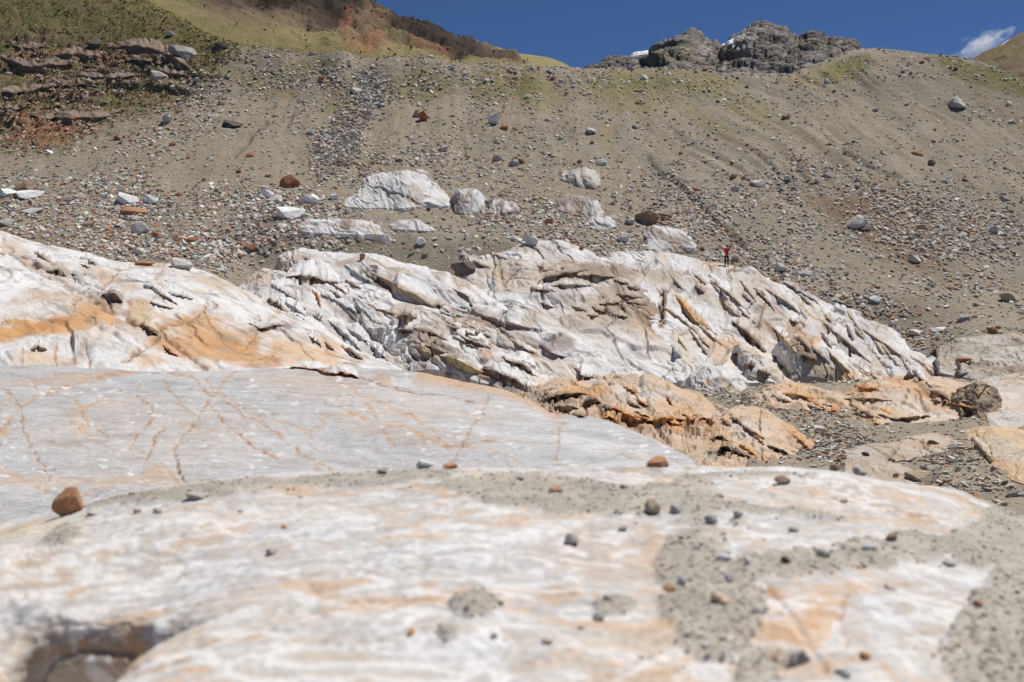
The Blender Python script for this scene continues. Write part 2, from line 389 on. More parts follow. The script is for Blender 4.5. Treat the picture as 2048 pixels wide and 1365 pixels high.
def d_mount(H, x, y):
    g_ = (H[..., 0] + .9 * (H[..., 2] - 300)) + 30 * fbm(H * .01, 2, 6)
    return 30 * (ridged(c3(g_ * .009, H[..., 2] * .004, H[..., 1] * .002), 3, 3) - .2) + 14 * (ridged(c3(g_ * .028, H[..., 2] * .014, 0), 3, 8) - .3) + 6 * ridged(c3(g_ * .09, H[..., 2] * .03, 0), 2, 9)
def c_mount(H, x, y, d):
    n = fbm(H * .012, 4, 4); n2 = fbm(H * .05, 3, 5)
    col = np.empty(H.shape); col[:] = (.215, .19, .168)
    col = col * (1 + .5 * n + .6 * n2)[..., None]
    paint(col, x, y, [('grassdry', 1430, 135, 50, 14, 20, .3), ('grassdry', 1350, 140, 40, 12, 0, .35), ('grassdry', 1640, 110, 45, 7, 15, .5), ('pale', 1490, 90, 20, 22, -30, .5), ('pale', 1400, 120, 9, 30, 25, .4), ('pale', 1290, 132, 30, 10, 0, .45), ('dark', 1650, 92, 45, 10, 8, .4)], n * .9 + n2 * .4)
    snow = (1 - sst(.75, 1.05, np.minimum(np.minimum(ell(x, y, 1463, 92, 24, 9, -20), ell(x, y, 1472, 102, 10, 6, 0)), np.minimum(ell(x, y, 1357, 95, 12, 5, -48), ell(x, y, 1280, 133, 12, 5, -50))) + .35 * n2))
    return col * (1 - snow[..., None]) + np.array((.85, .86, .88)) * snow[..., None]
hill('mountain', 'jagged grey-brown mountain with small snow patches beyond the moraine crest',
     [(1150, 165, 1900), (1200, 150, 1900), (1237, 140, 1880), (1255, 129, 1870), (1290, 130, 1860), (1302, 120, 1850), (1325, 117, 1850), (1345, 93, 1840), (1365, 74, 1840), (1382, 65, 1840), (1405, 72, 1840), (1425, 85, 1860), (1450, 93, 1900), (1470, 82, 1900), (1500, 63, 1880), (1525, 54, 1880), (1545, 57, 1880), (1580, 72, 1850), (1610, 82, 1800), (1628, 79, 1780), (1650, 93, 1750), (1672, 90, 1730), (1700, 90, 1700), (1712, 112, 1700), (1800, 165, 1700), (1950, 200, 1700)],
     [(1050, 260, 1350), (1300, 270, 1300), (1600, 260, 1280), (1950, 300, 1280)], 520, 100, d_mount, c_mount, M_mount, back=(500, -300), prof=15, jag=13.)

def d_far(H, x, y): return 1.6 * fbm(H * .05, 4, 13)
def c_far(H, x, y, d):
    n = fbm(H * .06, 4, 14); col = np.empty(H.shape); col[:] = (.30, .25, .12); col *= (1 + .25 * n)[..., None]
    return paint(col, x, y, [('grass', 900, 120, 80, 14, 8, .5), ('soil', 960, 112, 60, 8, 12, .5)], n)
hill('far_hill', 'smooth straw-green hill falling to the moraine crest', [(840, 110, 430), (900, 97, 425), (940, 91, 420), (985, 93, 415), (1030, 106, 410), (1070, 111, 405), (1100, 116, 400), (1145, 136, 390), (1190, 165, 380), (1260, 210, 370)],
     [(820, 220, 250), (1000, 220, 250), (1260, 260, 250)], 260, 70, d_far, c_far, M_hill)

def d_brown(H, x, y):
    rock = 1 - sst(.7, 1.1, np.minimum(ell(x, y, 700, 25, 260, 75, 14), ell(x, y, 950, 108, 100, 13, 12)) + .4 * fbm(H * .04, 3, 15))
    return rock * (4.5 * ridged(H * np.array([.10, .05, .10]), 4, 16) - 1.5) + 1.2 * fbm(H * .08, 3, 17) + .4 * fbm(H * .4, 2, 18)
def c_brown(H, x, y, d):
    n = fbm(H * .05, 4, 19); n2 = fbm(H * .25, 3, 20)
    col = np.empty(H.shape); col[:] = (.215, .18, .085); col *= (1 + .3 * n + .2 * n2)[..., None]
    m = np.full(x.shape, 0.)
    paint(col, x, y, [('brown', 560, 12, 150, 36, 10, .9), ('brown', 690, 45, 190, 42, 18, .9), ('brown', 850, 80, 110, 16, 22, .95), ('brown', 960, 108, 80, 10, 12, .95), ('umber', 600, -10, 270, 50, 12, .95), ('umber', 740, 20, 190, 40, 25, .9), ('umber', 880, 82, 100, 16, 24, .85), ('dark', 960, 107, 60, 7, 12, .6),
                      ('soil', 740, 60, 34, 40, 15, .8), ('red', 735, 95, 55, 16, 5, .55), ('red', 690, 60, 12, 30, 10, .5), ('red', 850, 98, 50, 8, 15, .35), ('brown', 470, 40, 90, 10, 12, .5), ('grassdry', 800, 108, 60, 14, 5, .7), ('grassdry', 620, 82, 90, 10, 12, .6), ('grassdry', 930, 125, 90, 8, 5, .8), ('grass', 690, 85, 60, 10, 5, .3), ('green', 780, 75, 30, 16, 20, .45)], n * .9 + n2 * .35)
    return col
hill('brown_hill', 'dark brown rocky hill with olive grass rising out of frame at the upper left',
     [(0, -420, 330), (300, -250, 320), (600, -85, 310), (735, 0, 300), (780, 30, 297), (830, 54, 292), (870, 70, 288), (905, 82, 285), (930, 90, 282), (960, 102, 278), (1000, 111, 275), (1025, 118, 272), (1060, 138, 270), (1120, 175, 268)],
     [(0, 60, 160), (300, 150, 150), (600, 190, 150), (900, 190, 150), (1120, 230, 150)], 360, 120, d_brown, c_brown, M_hill, prof=3)

def c_right(H, x, y, d):
    n = fbm(H * .06, 4, 24); col = np.empty(H.shape); col[:] = (.20, .15, .095); col *= (1 + .4 * n)[..., None]
    paint(col, x, y, [('grass', 2010, 120, 70, 14, -25, .5), ('soil', 2000, 95, 60, 8, -32, .5)], n)
    s = 1 - sst(.6, 1., ell(x, y, 2012, 87, 14, 3, -38) + .5 * n)
    return col * (1 - s[..., None]) + .8 * s[..., None]
hill('right_hill', 'brown hillside entering the frame behind the crest at the far right', [(1840, 160, 420), (1900, 140, 415), (1940, 121, 410), (1975, 104, 405), (2010, 85, 400), (2048, 66, 395), (2300, -60, 380), (2600, -190, 360)],
     [(1840, 260, 240), (2100, 260, 240), (2600, 300, 240)], 220, 90, lambda H, x, y: 3 * ridged(H * .05, 4, 26) + .8 * fbm(H * .3, 2, 27), c_right, M_hill)
# ------------------------------------------------------------------ bedrock: lofts between a crest line and a foot line
RID, BULGE = .14, .55
BLOBS = {}
SURF = []            # (name, grid, px, py) of every rock, for standing things on it

def rock(name, label, crest, foot, sp=2.2, back=(3., 2.), bulge=.12, peak=.45, skirt=1.5, ends=1.0, mids=None, dirpx=(1, .9),
         lump=(.3, 3.), rid=(.12, 2.5, .5), saw=(0, 3., .8), crk=(.05, 1.6, .5), blk=(0, 1.), cracks=(), base='white', base2='grey', gmix=.35,
         blobs=(), mat=None, cat='rock', seed=1, shape=None, group=None, stain=.0, sawmask=0., fac=(.15, 2.2, 2.8), dash=(.45, .5), ter=(.15, 6., 2.2), lin=(.13, 2.0), crkcol='brown', bands=None, smooth=False, parent=None, dropcol='tan', rough=.03, kind=None, post=None, crackcol='brown', halo='orange'):
    n_s = None
    lines = [crest] + list(mids or []) + [foot]
    L = max(resample(l, 5)[1] for l in lines)
    ns = max(12, int(L / sp))
    s = np.linspace(0, 1, ns)
    pts = [P(*resample(l, s=s)[0].T) for l in lines]
    pxl = [resample(l, s=s)[0] for l in lines]
    hpx = sum(np.hypot(*(a[:, :2] - b[:, :2]).T).max() for a, b in zip(pxl[:-1], pxl[1:]))
    nf = max(8, int(hpx / sp))
    tf = np.linspace(0, 1, nf)
    Q = np.stack(pts)
    H = pchip(np.linspace(0, 1, len(lines)), Q, tf)
    d = Q[-1] - Q[0]
    tang = np.gradient(Q[0] * .5 + Q[-1] * .5, axis=0)
    nn = np.cross(d, tang); nn /= np.linalg.norm(nn, axis=-1, keepdims=True) + 1e-9; nn[nn[:, 2] < 0] *= -1
    Lc = np.linalg.norm(d, axis=-1)
    k = math.log(.5) / math.log(peak)
    prof = np.sin(np.pi * tf ** k)
    endw = np.sin(np.pi * np.clip(s, .0, 1)) ** .5
    bl = BULGE * bulge * Lc * endw
    H = H + nn[None] * (prof[:, None] * bl[None])[..., None]
    # back side falls away behind the crest, skirt goes into the ground
    nb = 12
    tb = np.linspace(1, 0, nb, endpoint=False)
    top = H[0][None] + tb[:, None, None] * np.array([0, back[0], 0]) - (tb[:, None, None] ** 1.7) * np.array([0, 0, back[1]])
    ts = np.linspace(0, 1, 6)[1:]
    bot = H[-1][None] + ts[:, None, None] * np.array([0, -.15 * skirt, -skirt])
    H = np.concatenate([top, H, bot])
    if ends:
        e = np.linspace(1, 0, 5, endpoint=False)
        tl = (H[:, 0] - H[:, 1]); tl /= np.linalg.norm(tl, axis=-1, keepdims=True) + 1e-9
        tr = (H[:, -1] - H[:, -2]); tr /= np.linalg.norm(tr, axis=-1, keepdims=True) + 1e-9
        lf = H[:, :1] + e[None, :, None] * (tl[:, None] * .6 * ends) - (e ** 1.6)[None, :, None] * np.array([0, 0, ends * 1.4])
        rt = H[:, -1:] + e[::-1][None, :, None] * (tr[:, None] * .6 * ends) - (e[::-1] ** 1.6)[None, :, None] * np.array([0, 0, ends * 1.4])
        H = np.concatenate([lf, H, rt], 1)
    x, y = proj(H)
    if shape is not None: H = shape(H, x, y); 
    # foliation planes of the rock mass: a along the grain, b across it, c into the rock
    cen = H[nb:-6].reshape(-1, 3).mean(0); D = cen - np.array([0, 0, CAMZ]); D /= np.linalg.norm(D); D = D + np.array([.16, 0, -.12]); D /= np.linalg.norm(D)
    T = np.array([dirpx[0], 0, -dirpx[1]]); nf = np.cross(T, D); nf /= np.linalg.norm(nf)
    if nf @ np.array([-1, 0, -1]) < 0: nf = -nf
    A_ = np.cross(nf, D); A_ /= np.linalg.norm(A_)
    a = H @ A_; b = H @ nf; c = H @ D
    Y0 = float(np.median(H[..., 1])); m1 = Y0 / F        # metres per photo pixel
    db = 1.7 * sp * m1                                   # finest step the mesh can carry
    cz = lambda L_: c / (L_ * 1.6)
    sd = seed * 13
    z = lump[0] * fbm(H / lump[1], 3, sd)
    wob = fbm(H / (lump[1] * .8), 3, sd + 1)
    rd = ridged(c3(a / rid[1], b / rid[2] + .6 * wob, cz(rid[1])), 2, sd + 2)
    z = z + RID * rid[0] * (rd - .3)
    if fac[0]:
        fA, eA = facets(a + .35 * c, b + .2 * c, fac[1], fac[2], seed + 60, wob, db); fB, eB = facets(a + .35 * c, b + .2 * c, fac[1] * .36, fac[2], seed + 61, wob, db)
        fm = .35 + .65 * sst(-.2, .3, fbm(H / (fac[1] * 2.5), 2, sd + 5))
        z = z + fac[0] * (fA + .8 * fB * fm)
    drop = np.zeros(z.shape)
    if saw[0]:
        saw = (saw[0] * .6, saw[1], saw[2] * 1.7)
        ph = b / saw[2] + 1.5 * fbm(c3(a / saw[1], b / saw[2] * .35, cz(saw[1])), 3, sd + 3)
        fr = ph - np.floor(ph); hk = hash1(np.floor(ph).astype(int) + 50, seed)
        mk = sst(-.25 + sawmask, .25 + sawmask, fbm(c3(a / (saw[1] * .9), b / (saw[2] * 1.5), cz(saw[1])), 2, sd + 4))
        am = saw[0] * hk ** 1.4 * 1.2 * mk
        wdrop = min(.4, max(.05, db / saw[2]))
        z = z + am * (np.where(fr < 1 - wdrop, (fr / (1 - wdrop)) ** 1.5, (1 - fr) / wdrop) - .0)
        drop = sst(1 - wdrop * 1.6, 1 - wdrop * .6, fr) * mk * sst(.15, .5, hk)
    if ter[0]:
        for (am_, la, lb_, lv, sdk) in ((ter[0], ter[1], ter[2], 5., 40), (ter[0] * .5, ter[1] * .42, ter[2] * .42, 4., 41)):
            qn = fbm(c3(a / la + .3 * wob, b / lb_ + .4 * wob, cz(la)), 3, sd + sdk) * lv
            fq = qn - np.floor(qn); wq = min(.42, max(.05, .75 * lv * db / lb_))
            st_ = sst(.5 - wq, .5 + wq, fq)
            mk_ = sst(-.35, .15, fbm(H / (la * .8), 2, sd + sdk + 2))
            z = z + am_ * (np.floor(qn) + st_ - qn * .85) * (.35 + .65 * mk_)
            edge = (1 - np.abs(2 * st_ - 1)) * mk_ * hash1(np.floor(qn).astype(int) + 30, seed)
            drop = np.maximum(drop, edge * .9)
    lines_ = np.zeros(z.shape)
    if lin[0]:
        for (la, lb_, ang_, sdk) in ((lin[1] * 4, lin[1], 0, 50), (lin[1] * 1.6, lin[1] * 1.3, 1, 51)):
            aa, bb = (a, b) if not ang_ else (b, a + .5 * b)
            nl = perlin(c3(aa / la, bb / lb_ + .5 * wob, cz(la)), sd + sdk); wl = min(.3, max(.02, .85 * db / lb_))
            mk_ = sst(-.05, .3, fbm(c3(aa / la * 1.4, bb / lb_ * .8, cz(la)), 2, sd + sdk + 3))
            lines_ = np.maximum(lines_, sst(wl, wl * .25, np.abs(nl)) * mk_ * (.3 if ang_ else 1))
        z = z - lin[0] * lines_
    f1, f2, cid = voro((a + .35 * c) / (crk[1] * 1.9) + .35 * wob, (b + .2 * c) / crk[1] + .5 * wob, seed)
    ce = f2 - f1
    cm = sst(-.15, .35, fbm(H / (crk[1] * 2.2), 2, sd + 6) + crk[2] - .5)
    wcr = max(.03, .8 * db / crk[1])
    cl = sst(wcr, .2 * wcr, ce) * cm
    z = z - crk[0] * cl
    if blk[0]:
        fz, ge = facets(a + .35 * c, b + .2 * c, blk[1] * 1.3, 1.5, seed + 5, wob, db)
        bm = np.zeros(z.shape)
        for (x_, y_, rx, ry, an) in blk[2]:
            bm = np.maximum(bm, 1 - sst(.6, 1.15, ell(x, y, x_, y_, rx, ry, an) + .4 * wob))
        z = z + bm * (blk[0] * 1.5 * fz / blk[1] - blk[0] * .35 * sst(.14, .03, ge))
        cl = np.maximum(cl, bm * sst(.12, .03, ge) * .8); drop = np.maximum(drop, bm * sst(.02, .2, fz / blk[1]) * .5)
    # the cracks one can follow in the photograph
    jx = 5 * perlin(H * (.025 / m1), sd + 8) + 2.5 * perlin(H * (.09 / m1), sd + 9); jy = 4 * perlin(H * (.025 / m1), sd + 10) + 2.5 * perlin(H * (.09 / m1), sd + 11)
    hal = np.zeros(z.shape); core = np.zeros(z.shape)
    for cr in cracks:
        pts_, wd, dp, hw = cr
        dd = polydist(x + jx, y + jy, pts_)
        br = .1 + 1.1 * sst(-.35, .4, perlin(H * (.03 / m1), sd + 12) + .5 * perlin(H * (.12 / m1), sd + 13))
        core = np.maximum(core, np.exp(-(dd / wd) ** 2) * np.minimum(1, br) * min(1, dp)); hal = np.maximum(hal, np.exp(-(dd / max(hw, .1)) ** 2) * br * .8 * (hw > 0))
        z = z - dp * wd * m1 * 1.6 * np.exp(-(dd / wd) ** 2)
    z = z + rough * fbm(H * (.06 / m1), 3, sd + 14)
    n = grid_normals(H); n[n[..., 2] < -.2] *= -1
    H2 = H + n * z[..., None]
    # colour of the stone itself; a few blobs add painted shade
    nA = fbm(H / (lump[1] * .6), 4, sd + 20); nB = fbm(c3(a / (rid[1] * .6), b / (rid[2] * .35), cz(rid[1])), 3, sd + 21)
    gm = np.clip(gmix * (.5 + 1.1 * nA + .9 * nB), 0, 1)
    col = C[base] * (1 - gm[..., None]) + C[base2] * gm[..., None]
    col *= (1 + .06 * nB)[..., None]
    if stain:
        stn = sst(.55 - stain, 1.15 - stain, .5 + fbm(c3(a / (rid[1] * .9), b / (rid[2] * 1.2), cz(rid[1])), 4, sd + 22) + .35 * nA)
        col = col * (1 - .75 * stn[..., None]) + (C['peach'] * .5 + C['tan'] * .5) * (.75 * stn[..., None])
    nF = fbm(H * (.022 / m1), 5, sd + 24, .62)
    paint(col, x, y, blobs, nA * .7 + nB * .55 + nF * 1.05)
    if bands:
        bn = perlin(c3(a / (bands[1] * 5), b / bands[1] + 1.2 * wob, c / (bands[1] * 5)), sd + 25) + .3 * nF; bw_ = sst(.0, .25, bn) * bands[2]
        col = col * (1 - bw_[..., None]) + C[bands[0]] * bw_[..., None]
    fl = sst(.45, .75, rd + .3 * nA) * .0
    if dash:
        dn = perlin(c3(a / (dash[1] * 3.2) + .5 * wob, b / (dash[1] * .42) + .8 * wob, cz(dash[1] * 3)), sd + 31); dk = fbm(H / (dash[1] * 5), 2, sd + 32)
        dw = sst(.36, .58, dn + .25 * dk) * dash[0]
        d2 = perlin(c3(a / (dash[1] * 1.1), b / (dash[1] * .8) + wob, cz(dash[1] * 3)), sd + 33); dw = np.maximum(dw, sst(.5, .7, d2 + .35 * dk) * dash[0] * .8)
        col = col * (1 - dw[..., None]) + C['tan'] * .75 * dw[..., None]
    col = col * (1 - (.62 * drop)[..., None]) + C[dropcol] * (.62 * drop)[..., None]
    col = col * (1 - (.72 * hal)[..., None]) + C[halo] * (.72 * hal)[..., None]
    col = col * (1 - (.55 * cl)[..., None]) + C[crkcol] * (.55 * cl)[..., None]
    col = col * (1 - (.6 * lines_)[..., None]) + C[crkcol] * .8 * (.6 * lines_)[..., None]
    col = col * (1 - (.92 * core)[..., None]) + C[crackcol] * (.92 * core)[..., None]
    if post is not None: H2, col = post(H2, col, x, y, n)
    me = mk_mesh(name, H2.reshape(-1, 3), grid_faces(*H2.shape[:2]), col.reshape(-1, 3), smooth=smooth)
    o = link(name, me, mat or M_white, label=label, cat=cat if not parent else None, group=group, parent=parent, kind=kind or (None if parent else 'thing'))
    X, Yp = proj(H2)
    BLOBS[o.name] = list(blobs)
    SURF.append((o.name, H2.reshape(-1, 3), X.ravel(), Yp.ravel(), n.reshape(-1, 3)))
    return o

# ---- far-right low beds
rock('rock_bed', 'low grey-white layered rock bed at the right edge above the cairn', [(1880, 690, 62), (1950, 676, 62), (2048, 668, 62), (2300, 660, 62)], [(1880, 745, 50), (1960, 762, 47), (2048, 785, 42), (2300, 800, 40)],
     bulge=.0, ends=.2, ter=(.3, 5, 1.1), lin=(.15, 1.2), dirpx=(1, .25), lump=(.35, 4), rid=(.25, 6, 1.2), saw=(.3, 6, 1.2), crk=(.08, 1.6, .7), base='pale', base2='gravel', gmix=1.1, stain=.1, seed=31,
     blobs=[('gravel', 1930, 695, 60, 10, 5, .8), ('slate', 1990, 715, 40, 8, 12, .7), ('tan', 2010, 735, 60, 14, 5, .6), ('pale', 2020, 715, 50, 14, 0, .8), ('brown', 2040, 742, 60, 7, 5, .6), ('gravel', 1900, 730, 30, 8, 20, .5)])

# ---- east end of the ridge: long steep white face the person stands on
rock('white_rock_face', 'tall grooved white rock face that the person in red stands on',
     [(1175, 512, 80), (1225, 506, 81), (1270, 499, 82), (1330, 505, 82), (1400, 522, 82), (1455, 529, 82), (1500, 540, 82), (1555, 567, 81), (1620, 590, 80), (1690, 622, 76), (1760, 656, 71), (1830, 692, 65), (1870, 718, 61), (1900, 748, 57)],
     [(1240, 790, 60), (1300, 785, 58), (1380, 775, 57), (1450, 772, 57), (1520, 768, 57), (1600, 772, 57), (1680, 780, 57), (1740, 778, 56), (1800, 770, 55), (1850, 766, 54), (1880, 763, 53.5), (1900, 762, 53), (1908, 762, 53), (1912, 762, 53)],
     mids=[[(1195, 560, 75), (1330, 585, 75), (1450, 600, 75), (1560, 640, 74), (1690, 690, 68), (1800, 710, 62), (1905, 755, 55)],
           [(1215, 640, 69), (1320, 650, 68), (1430, 680, 68), (1560, 710, 67), (1680, 735, 63), (1800, 745, 58), (1908, 758, 54)]],
     fac=(.24, 1.9, 3.2), sp=2.1, back=(6, 4), bulge=.05, dirpx=(1, 1.25), lump=(.6, 7), rid=(.42, 9, 1.1), saw=(.6, 10, 1.25), crk=(.10, 2.4, .55), gmix=.32, stain=.03, seed=3, sawmask=.02, dropcol='tan', rough=.05,
     blk=(.3, 1.3, [(1530, 640, 40, 60, 40), (1600, 690, 60, 45, 20), (1470, 610, 40, 30, 30), (1330, 570, 60, 22, 8), (1540, 740, 60, 26, 0), (1690, 720, 30, 30, 30)]),
     blobs=[('tan', 1500, 560, 90, 12, 28, .4), ('tan', 1420, 590, 60, 14, 35, .45), ('tan', 1660, 660, 60, 16, 38, .4), ('peach', 1500, 660, 60, 20, 40, .4), ('tan', 1800, 715, 60, 12, 36, .4), ('grey', 1640, 700, 50, 30, 30, .45), ('tan', 1320, 555, 70, 20, 5, .75), ('gravel', 1310, 548, 50, 10, 5, .6), ('purple', 1395, 578, 16, 9, 25, .7), ('purple', 1355, 575, 12, 8, 25, .6), ('tan', 1480, 590, 22, 16, 30, .5), ('tan', 1515, 600, 30, 14, 40, .5), ('tan', 1540, 650, 40, 34, 40, .5), ('purple', 1610, 580, 34, 12, 32, .6), ('tan', 1590, 565, 40, 8, 28, .5),
            ('orange', 1403, 645, 9, 24, -35, .75), ('yellow', 1380, 620, 10, 40, -40, .5), ('tan', 1530, 570, 10, 34, -50, .45), ('orange', 1440, 690, 36, 16, 10, .55), ('peach', 1470, 710, 40, 24, 15, .5), ('orange', 1590, 685, 34, 28, 15, .55), ('brown', 1600, 710, 40, 22, 25, .5), ('yellow', 1650, 750, 60, 16, 20, .65), ('orange', 1700, 755, 40, 16, 30, .5), ('yellow', 1560, 750, 50, 20, 20, .5),
            ('orange', 1860, 735, 8, 24, -45, .5), ('tan', 1750, 665, 40, 10, 32, .4), ('peach', 1770, 755, 50, 10, 10, .5), ('orange', 1610, 620, 6, 26, -40, .5), ('grey', 1720, 680, 40, 40, 20, .5), ('grey', 1560, 615, 24, 18, 30, .6), ('yellow', 1360, 700, 12, 40, -30, .5), ('peach', 1450, 530, 40, 8, 5, .45), ('yellow', 1455, 528, 14, 6, 5, .4)],
     cracks=[([(1330, 580), (1326, 620), (1322, 650)], 5, .9, 8), ([(1470, 645), (1500, 680), (1525, 705)], 5, 1., 0), ([(1350, 590), (1400, 650), (1440, 700)], 2.5, .6, 5), ([(1490, 560), (1550, 620), (1620, 690)], 2.5, .6, 4), ([(1570, 590), (1630, 640), (1690, 700)], 2.5, .6, 4), ([(1640, 620), (1720, 680), (1780, 740)], 2.5, .6, 3), ([(1520, 640), (1560, 690)], 3, .7, 4)])

# overhanging brows at the foot of that face
rock('rock_brow', 'white rounded rock brow with yellow-stained undercut foot, below the person', [(1560, 690, 62), (1590, 668, 62), (1625, 672, 62), (1665, 690, 61), (1700, 715, 59), (1722, 742, 57), (1728, 768, 55)],
     [(1585, 758, 57.5), (1610, 752, 57.2), (1640, 755, 56.8), (1665, 765, 56.3), (1690, 773, 55.6), (1712, 777, 55.2), (1728, 779, 54.8)], sp=1.8, back=(3, 1), bulge=.30, peak=.62, dirpx=(.8, 1), lump=(.3, 2.5), rid=(.18, 4, .7), saw=(.25, 4, .9), crk=(.08, 1.6, .6), gmix=.2, seed=41,
     blobs=[('orange', 1605, 685, 34, 26, 20, .7), ('brown', 1610, 712, 26, 18, 20, .6), ('yellow', 1655, 745, 50, 14, 20, .75), ('brown', 1640, 762, 60, 12, 10, .6), ('orange', 1700, 752, 20, 16, 40, .6)], blk=(.25, .9, [(1605, 700, 30, 28, 20)]), ends=.4)
rock('rock_brow', 'small pale rock brow with dark hollow beneath, at the foot of the grooved face', [(1478, 690, 62), (1500, 700, 61), (1525, 712, 60), (1550, 730, 59), (1566, 750, 58)], [(1495, 752, 57.6), (1515, 757, 57.4), (1535, 760, 57.2), (1552, 762, 57), (1566, 764, 57)],
     sp=1.8, back=(3, 1), bulge=.28, peak=.6, dirpx=(.8, 1), lump=(.25, 2), rid=(.15, 3, .6), crk=(.07, 1.5, .6), seed=42, blobs=[('peach', 1500, 700, 26, 14, 30, .6), ('yellow', 1545, 745, 24, 14, 30, .6), ('brown', 1510, 752, 20, 10, 10, .6)], ends=.4)
rock('rock_lobe', 'white lobe with orange spots rising from the gully gravel', [(1365, 775, 54), (1385, 752, 54), (1420, 742, 54), (1455, 745, 53), (1480, 758, 52), (1490, 775, 51)], [(1390, 785, 50), (1410, 797, 48.5), (1430, 806, 47.5), (1455, 806, 47), (1478, 795, 47.5), (1490, 783, 49)],
     sp=1.8, back=(3, 1.5), bulge=.2, dirpx=(.9, 1), lump=(.25, 2), rid=(.16, 3, .6), saw=(.15, 3, .7), crk=(.06, 1.3, .6), seed=43, blobs=[('orange', 1415, 768, 10, 7, 0, .6), ('tan', 1448, 770, 16, 14, 0, .6), ('yellow', 1470, 788, 20, 12, 30, .6), ('orange', 1445, 790, 14, 8, 0, .4)], ends=.5)

# ---- the tan hollow in the middle of the ridge
rock('rock_wall', 'tan and white fractured rock wall in the middle of the ridge',
     [(905, 520, 79), (935, 509, 79), (985, 507, 79), (1035, 490, 80), (1065, 486, 80), (1110, 486, 80), (1160, 497, 80), (1215, 512, 79), (1260, 530, 77), (1300, 556, 75), (1326, 585, 73)],
     [(1040, 690, 60), (1080, 715, 59), (1130, 735, 58), (1180, 755, 57), (1220, 765, 57), (1270, 765, 57), (1310, 768, 57), (1335, 770, 57), (1350, 770, 57), (1360, 765, 57)],
     mids=[[(940, 565, 73), (1010, 560, 73), (1060, 545, 73.5), (1120, 545, 74), (1180, 550, 74), (1240, 565, 73), (1320, 600, 71)], [(980, 615, 67), (1040, 610, 66.5), (1100, 590, 67.5), (1150, 580, 69), (1210, 590, 69.5), (1270, 605, 69), (1328, 650, 67)]],
     fac=(.3, 2.2, 2.2), sp=2.0, back=(5, 3), bulge=.03, dirpx=(1, .55), lump=(.5, 5), rid=(.3, 6, 1.2), saw=(.4, 6, 1.4), crk=(.14, 2.2, .62), gmix=.3, stain=.03, seed=5, rough=.06,
     blk=(.5, 1.5, [(1180, 548, 110, 26, 3), (1250, 610, 80, 50, 20), (1110, 600, 60, 26, 0), (1000, 540, 60, 26, 10), (1310, 620, 26, 50, 0)]),
     blobs=[('tan', 1180, 545, 120, 24, 2, .85), ('brown', 1200, 540, 70, 12, -3, .5), ('brown', 1260, 600, 70, 36, 18, .55), ('tan', 1235, 625, 110, 50, 10, .8), ('brown', 1310, 610, 22, 60, 0, .6), ('peach', 1300, 660, 40, 40, 0, .4), ('white', 1240, 710, 90, 40, 15, .7), ('tan', 1000, 545, 60, 22, 5, .6), ('peach', 1030, 570, 50, 20, 10, .5), ('tan', 1060, 500, 60, 8, 0, .5), ('grey', 1130, 590, 50, 20, 5, .6), ('peach', 930, 525, 30, 10, 20, .4), ('gravel', 1180, 660, 50, 12, 22, .5)],
     cracks=[([(1080, 570), (1095, 548), (1130, 540), (1200, 528), (1230, 524)], 4, .9, 0), ([(1205, 608), (1240, 606), (1248, 625)], 3.5, .9, 0), ([(1200, 622), (1245, 630)], 3, .8, 0), ([(1150, 550), (1210, 546), (1255, 556)], 4, .9, 0), ([(1050, 600), (1080, 580), (1115, 575)], 3, .8, 0), ([(1146, 582), (1148, 612)], 2, .7, 0)])

# ---- whaleback ribs left of centre, back to front
rock('rock_rib', 'long smooth white rib below the small painted marker stones', [(560, 512, 76), (600, 499, 76), (640, 501, 76), (690, 509, 76), (740, 516, 76), (800, 524, 75), (850, 534, 74), (900, 550, 72), (950, 575, 70), (990, 598, 68), (1020, 622, 66)],
     [(570, 560, 70), (610, 552, 70), (650, 562, 69), (690, 568, 68.5), (742, 562, 68), (780, 585, 67), (830, 602, 66), (880, 614, 65), (930, 622, 64.5), (980, 634, 64), (1020, 645, 63)],
     sp=2.0, back=(4, 2.5), bulge=.17, peak=.5, dirpx=(1, .42), lump=(.35, 4), rid=(.2, 7, .9), saw=(.26, 7, 1.3), sawmask=.12, crk=(.06, 2.0, .5), gmix=.25, stain=.03, seed=7,
     blk=(.28, .9, [(520, 530, 80, 24, 0), (740, 548, 22, 12, 0), (910, 565, 16, 18, 0)]),
     blobs=[('tan', 650, 530, 60, 10, 5, .35), ('grey', 880, 585, 70, 10, 24, .4), ('tan', 700, 527, 26, 7, -8, .7), ('brown', 600, 550, 34, 9, -5, .8), ('tan', 610, 520, 20, 12, 0, .6), ('tan', 735, 550, 20, 12, 0, .6), ('tan', 788, 548, 14, 10, 0, .6), ('tan', 925, 565, 16, 14, 0, .7), ('tan', 875, 553, 14, 8, 20, .6), ('brown', 800, 585, 70, 7, 24, .7), ('tan', 860, 600, 60, 7, 22, .6), ('peach', 540, 530, 50, 16, 0, .5), ('brown', 660, 564, 40, 6, 10, .6)],
     cracks=[([(742, 552), (775, 572), (815, 588), (850, 600)], 6, 1., 5), ([(790, 556), (830, 580), (870, 604)], 4, .8, 0), ([(930, 575), (945, 600)], 3, .8, 4)])
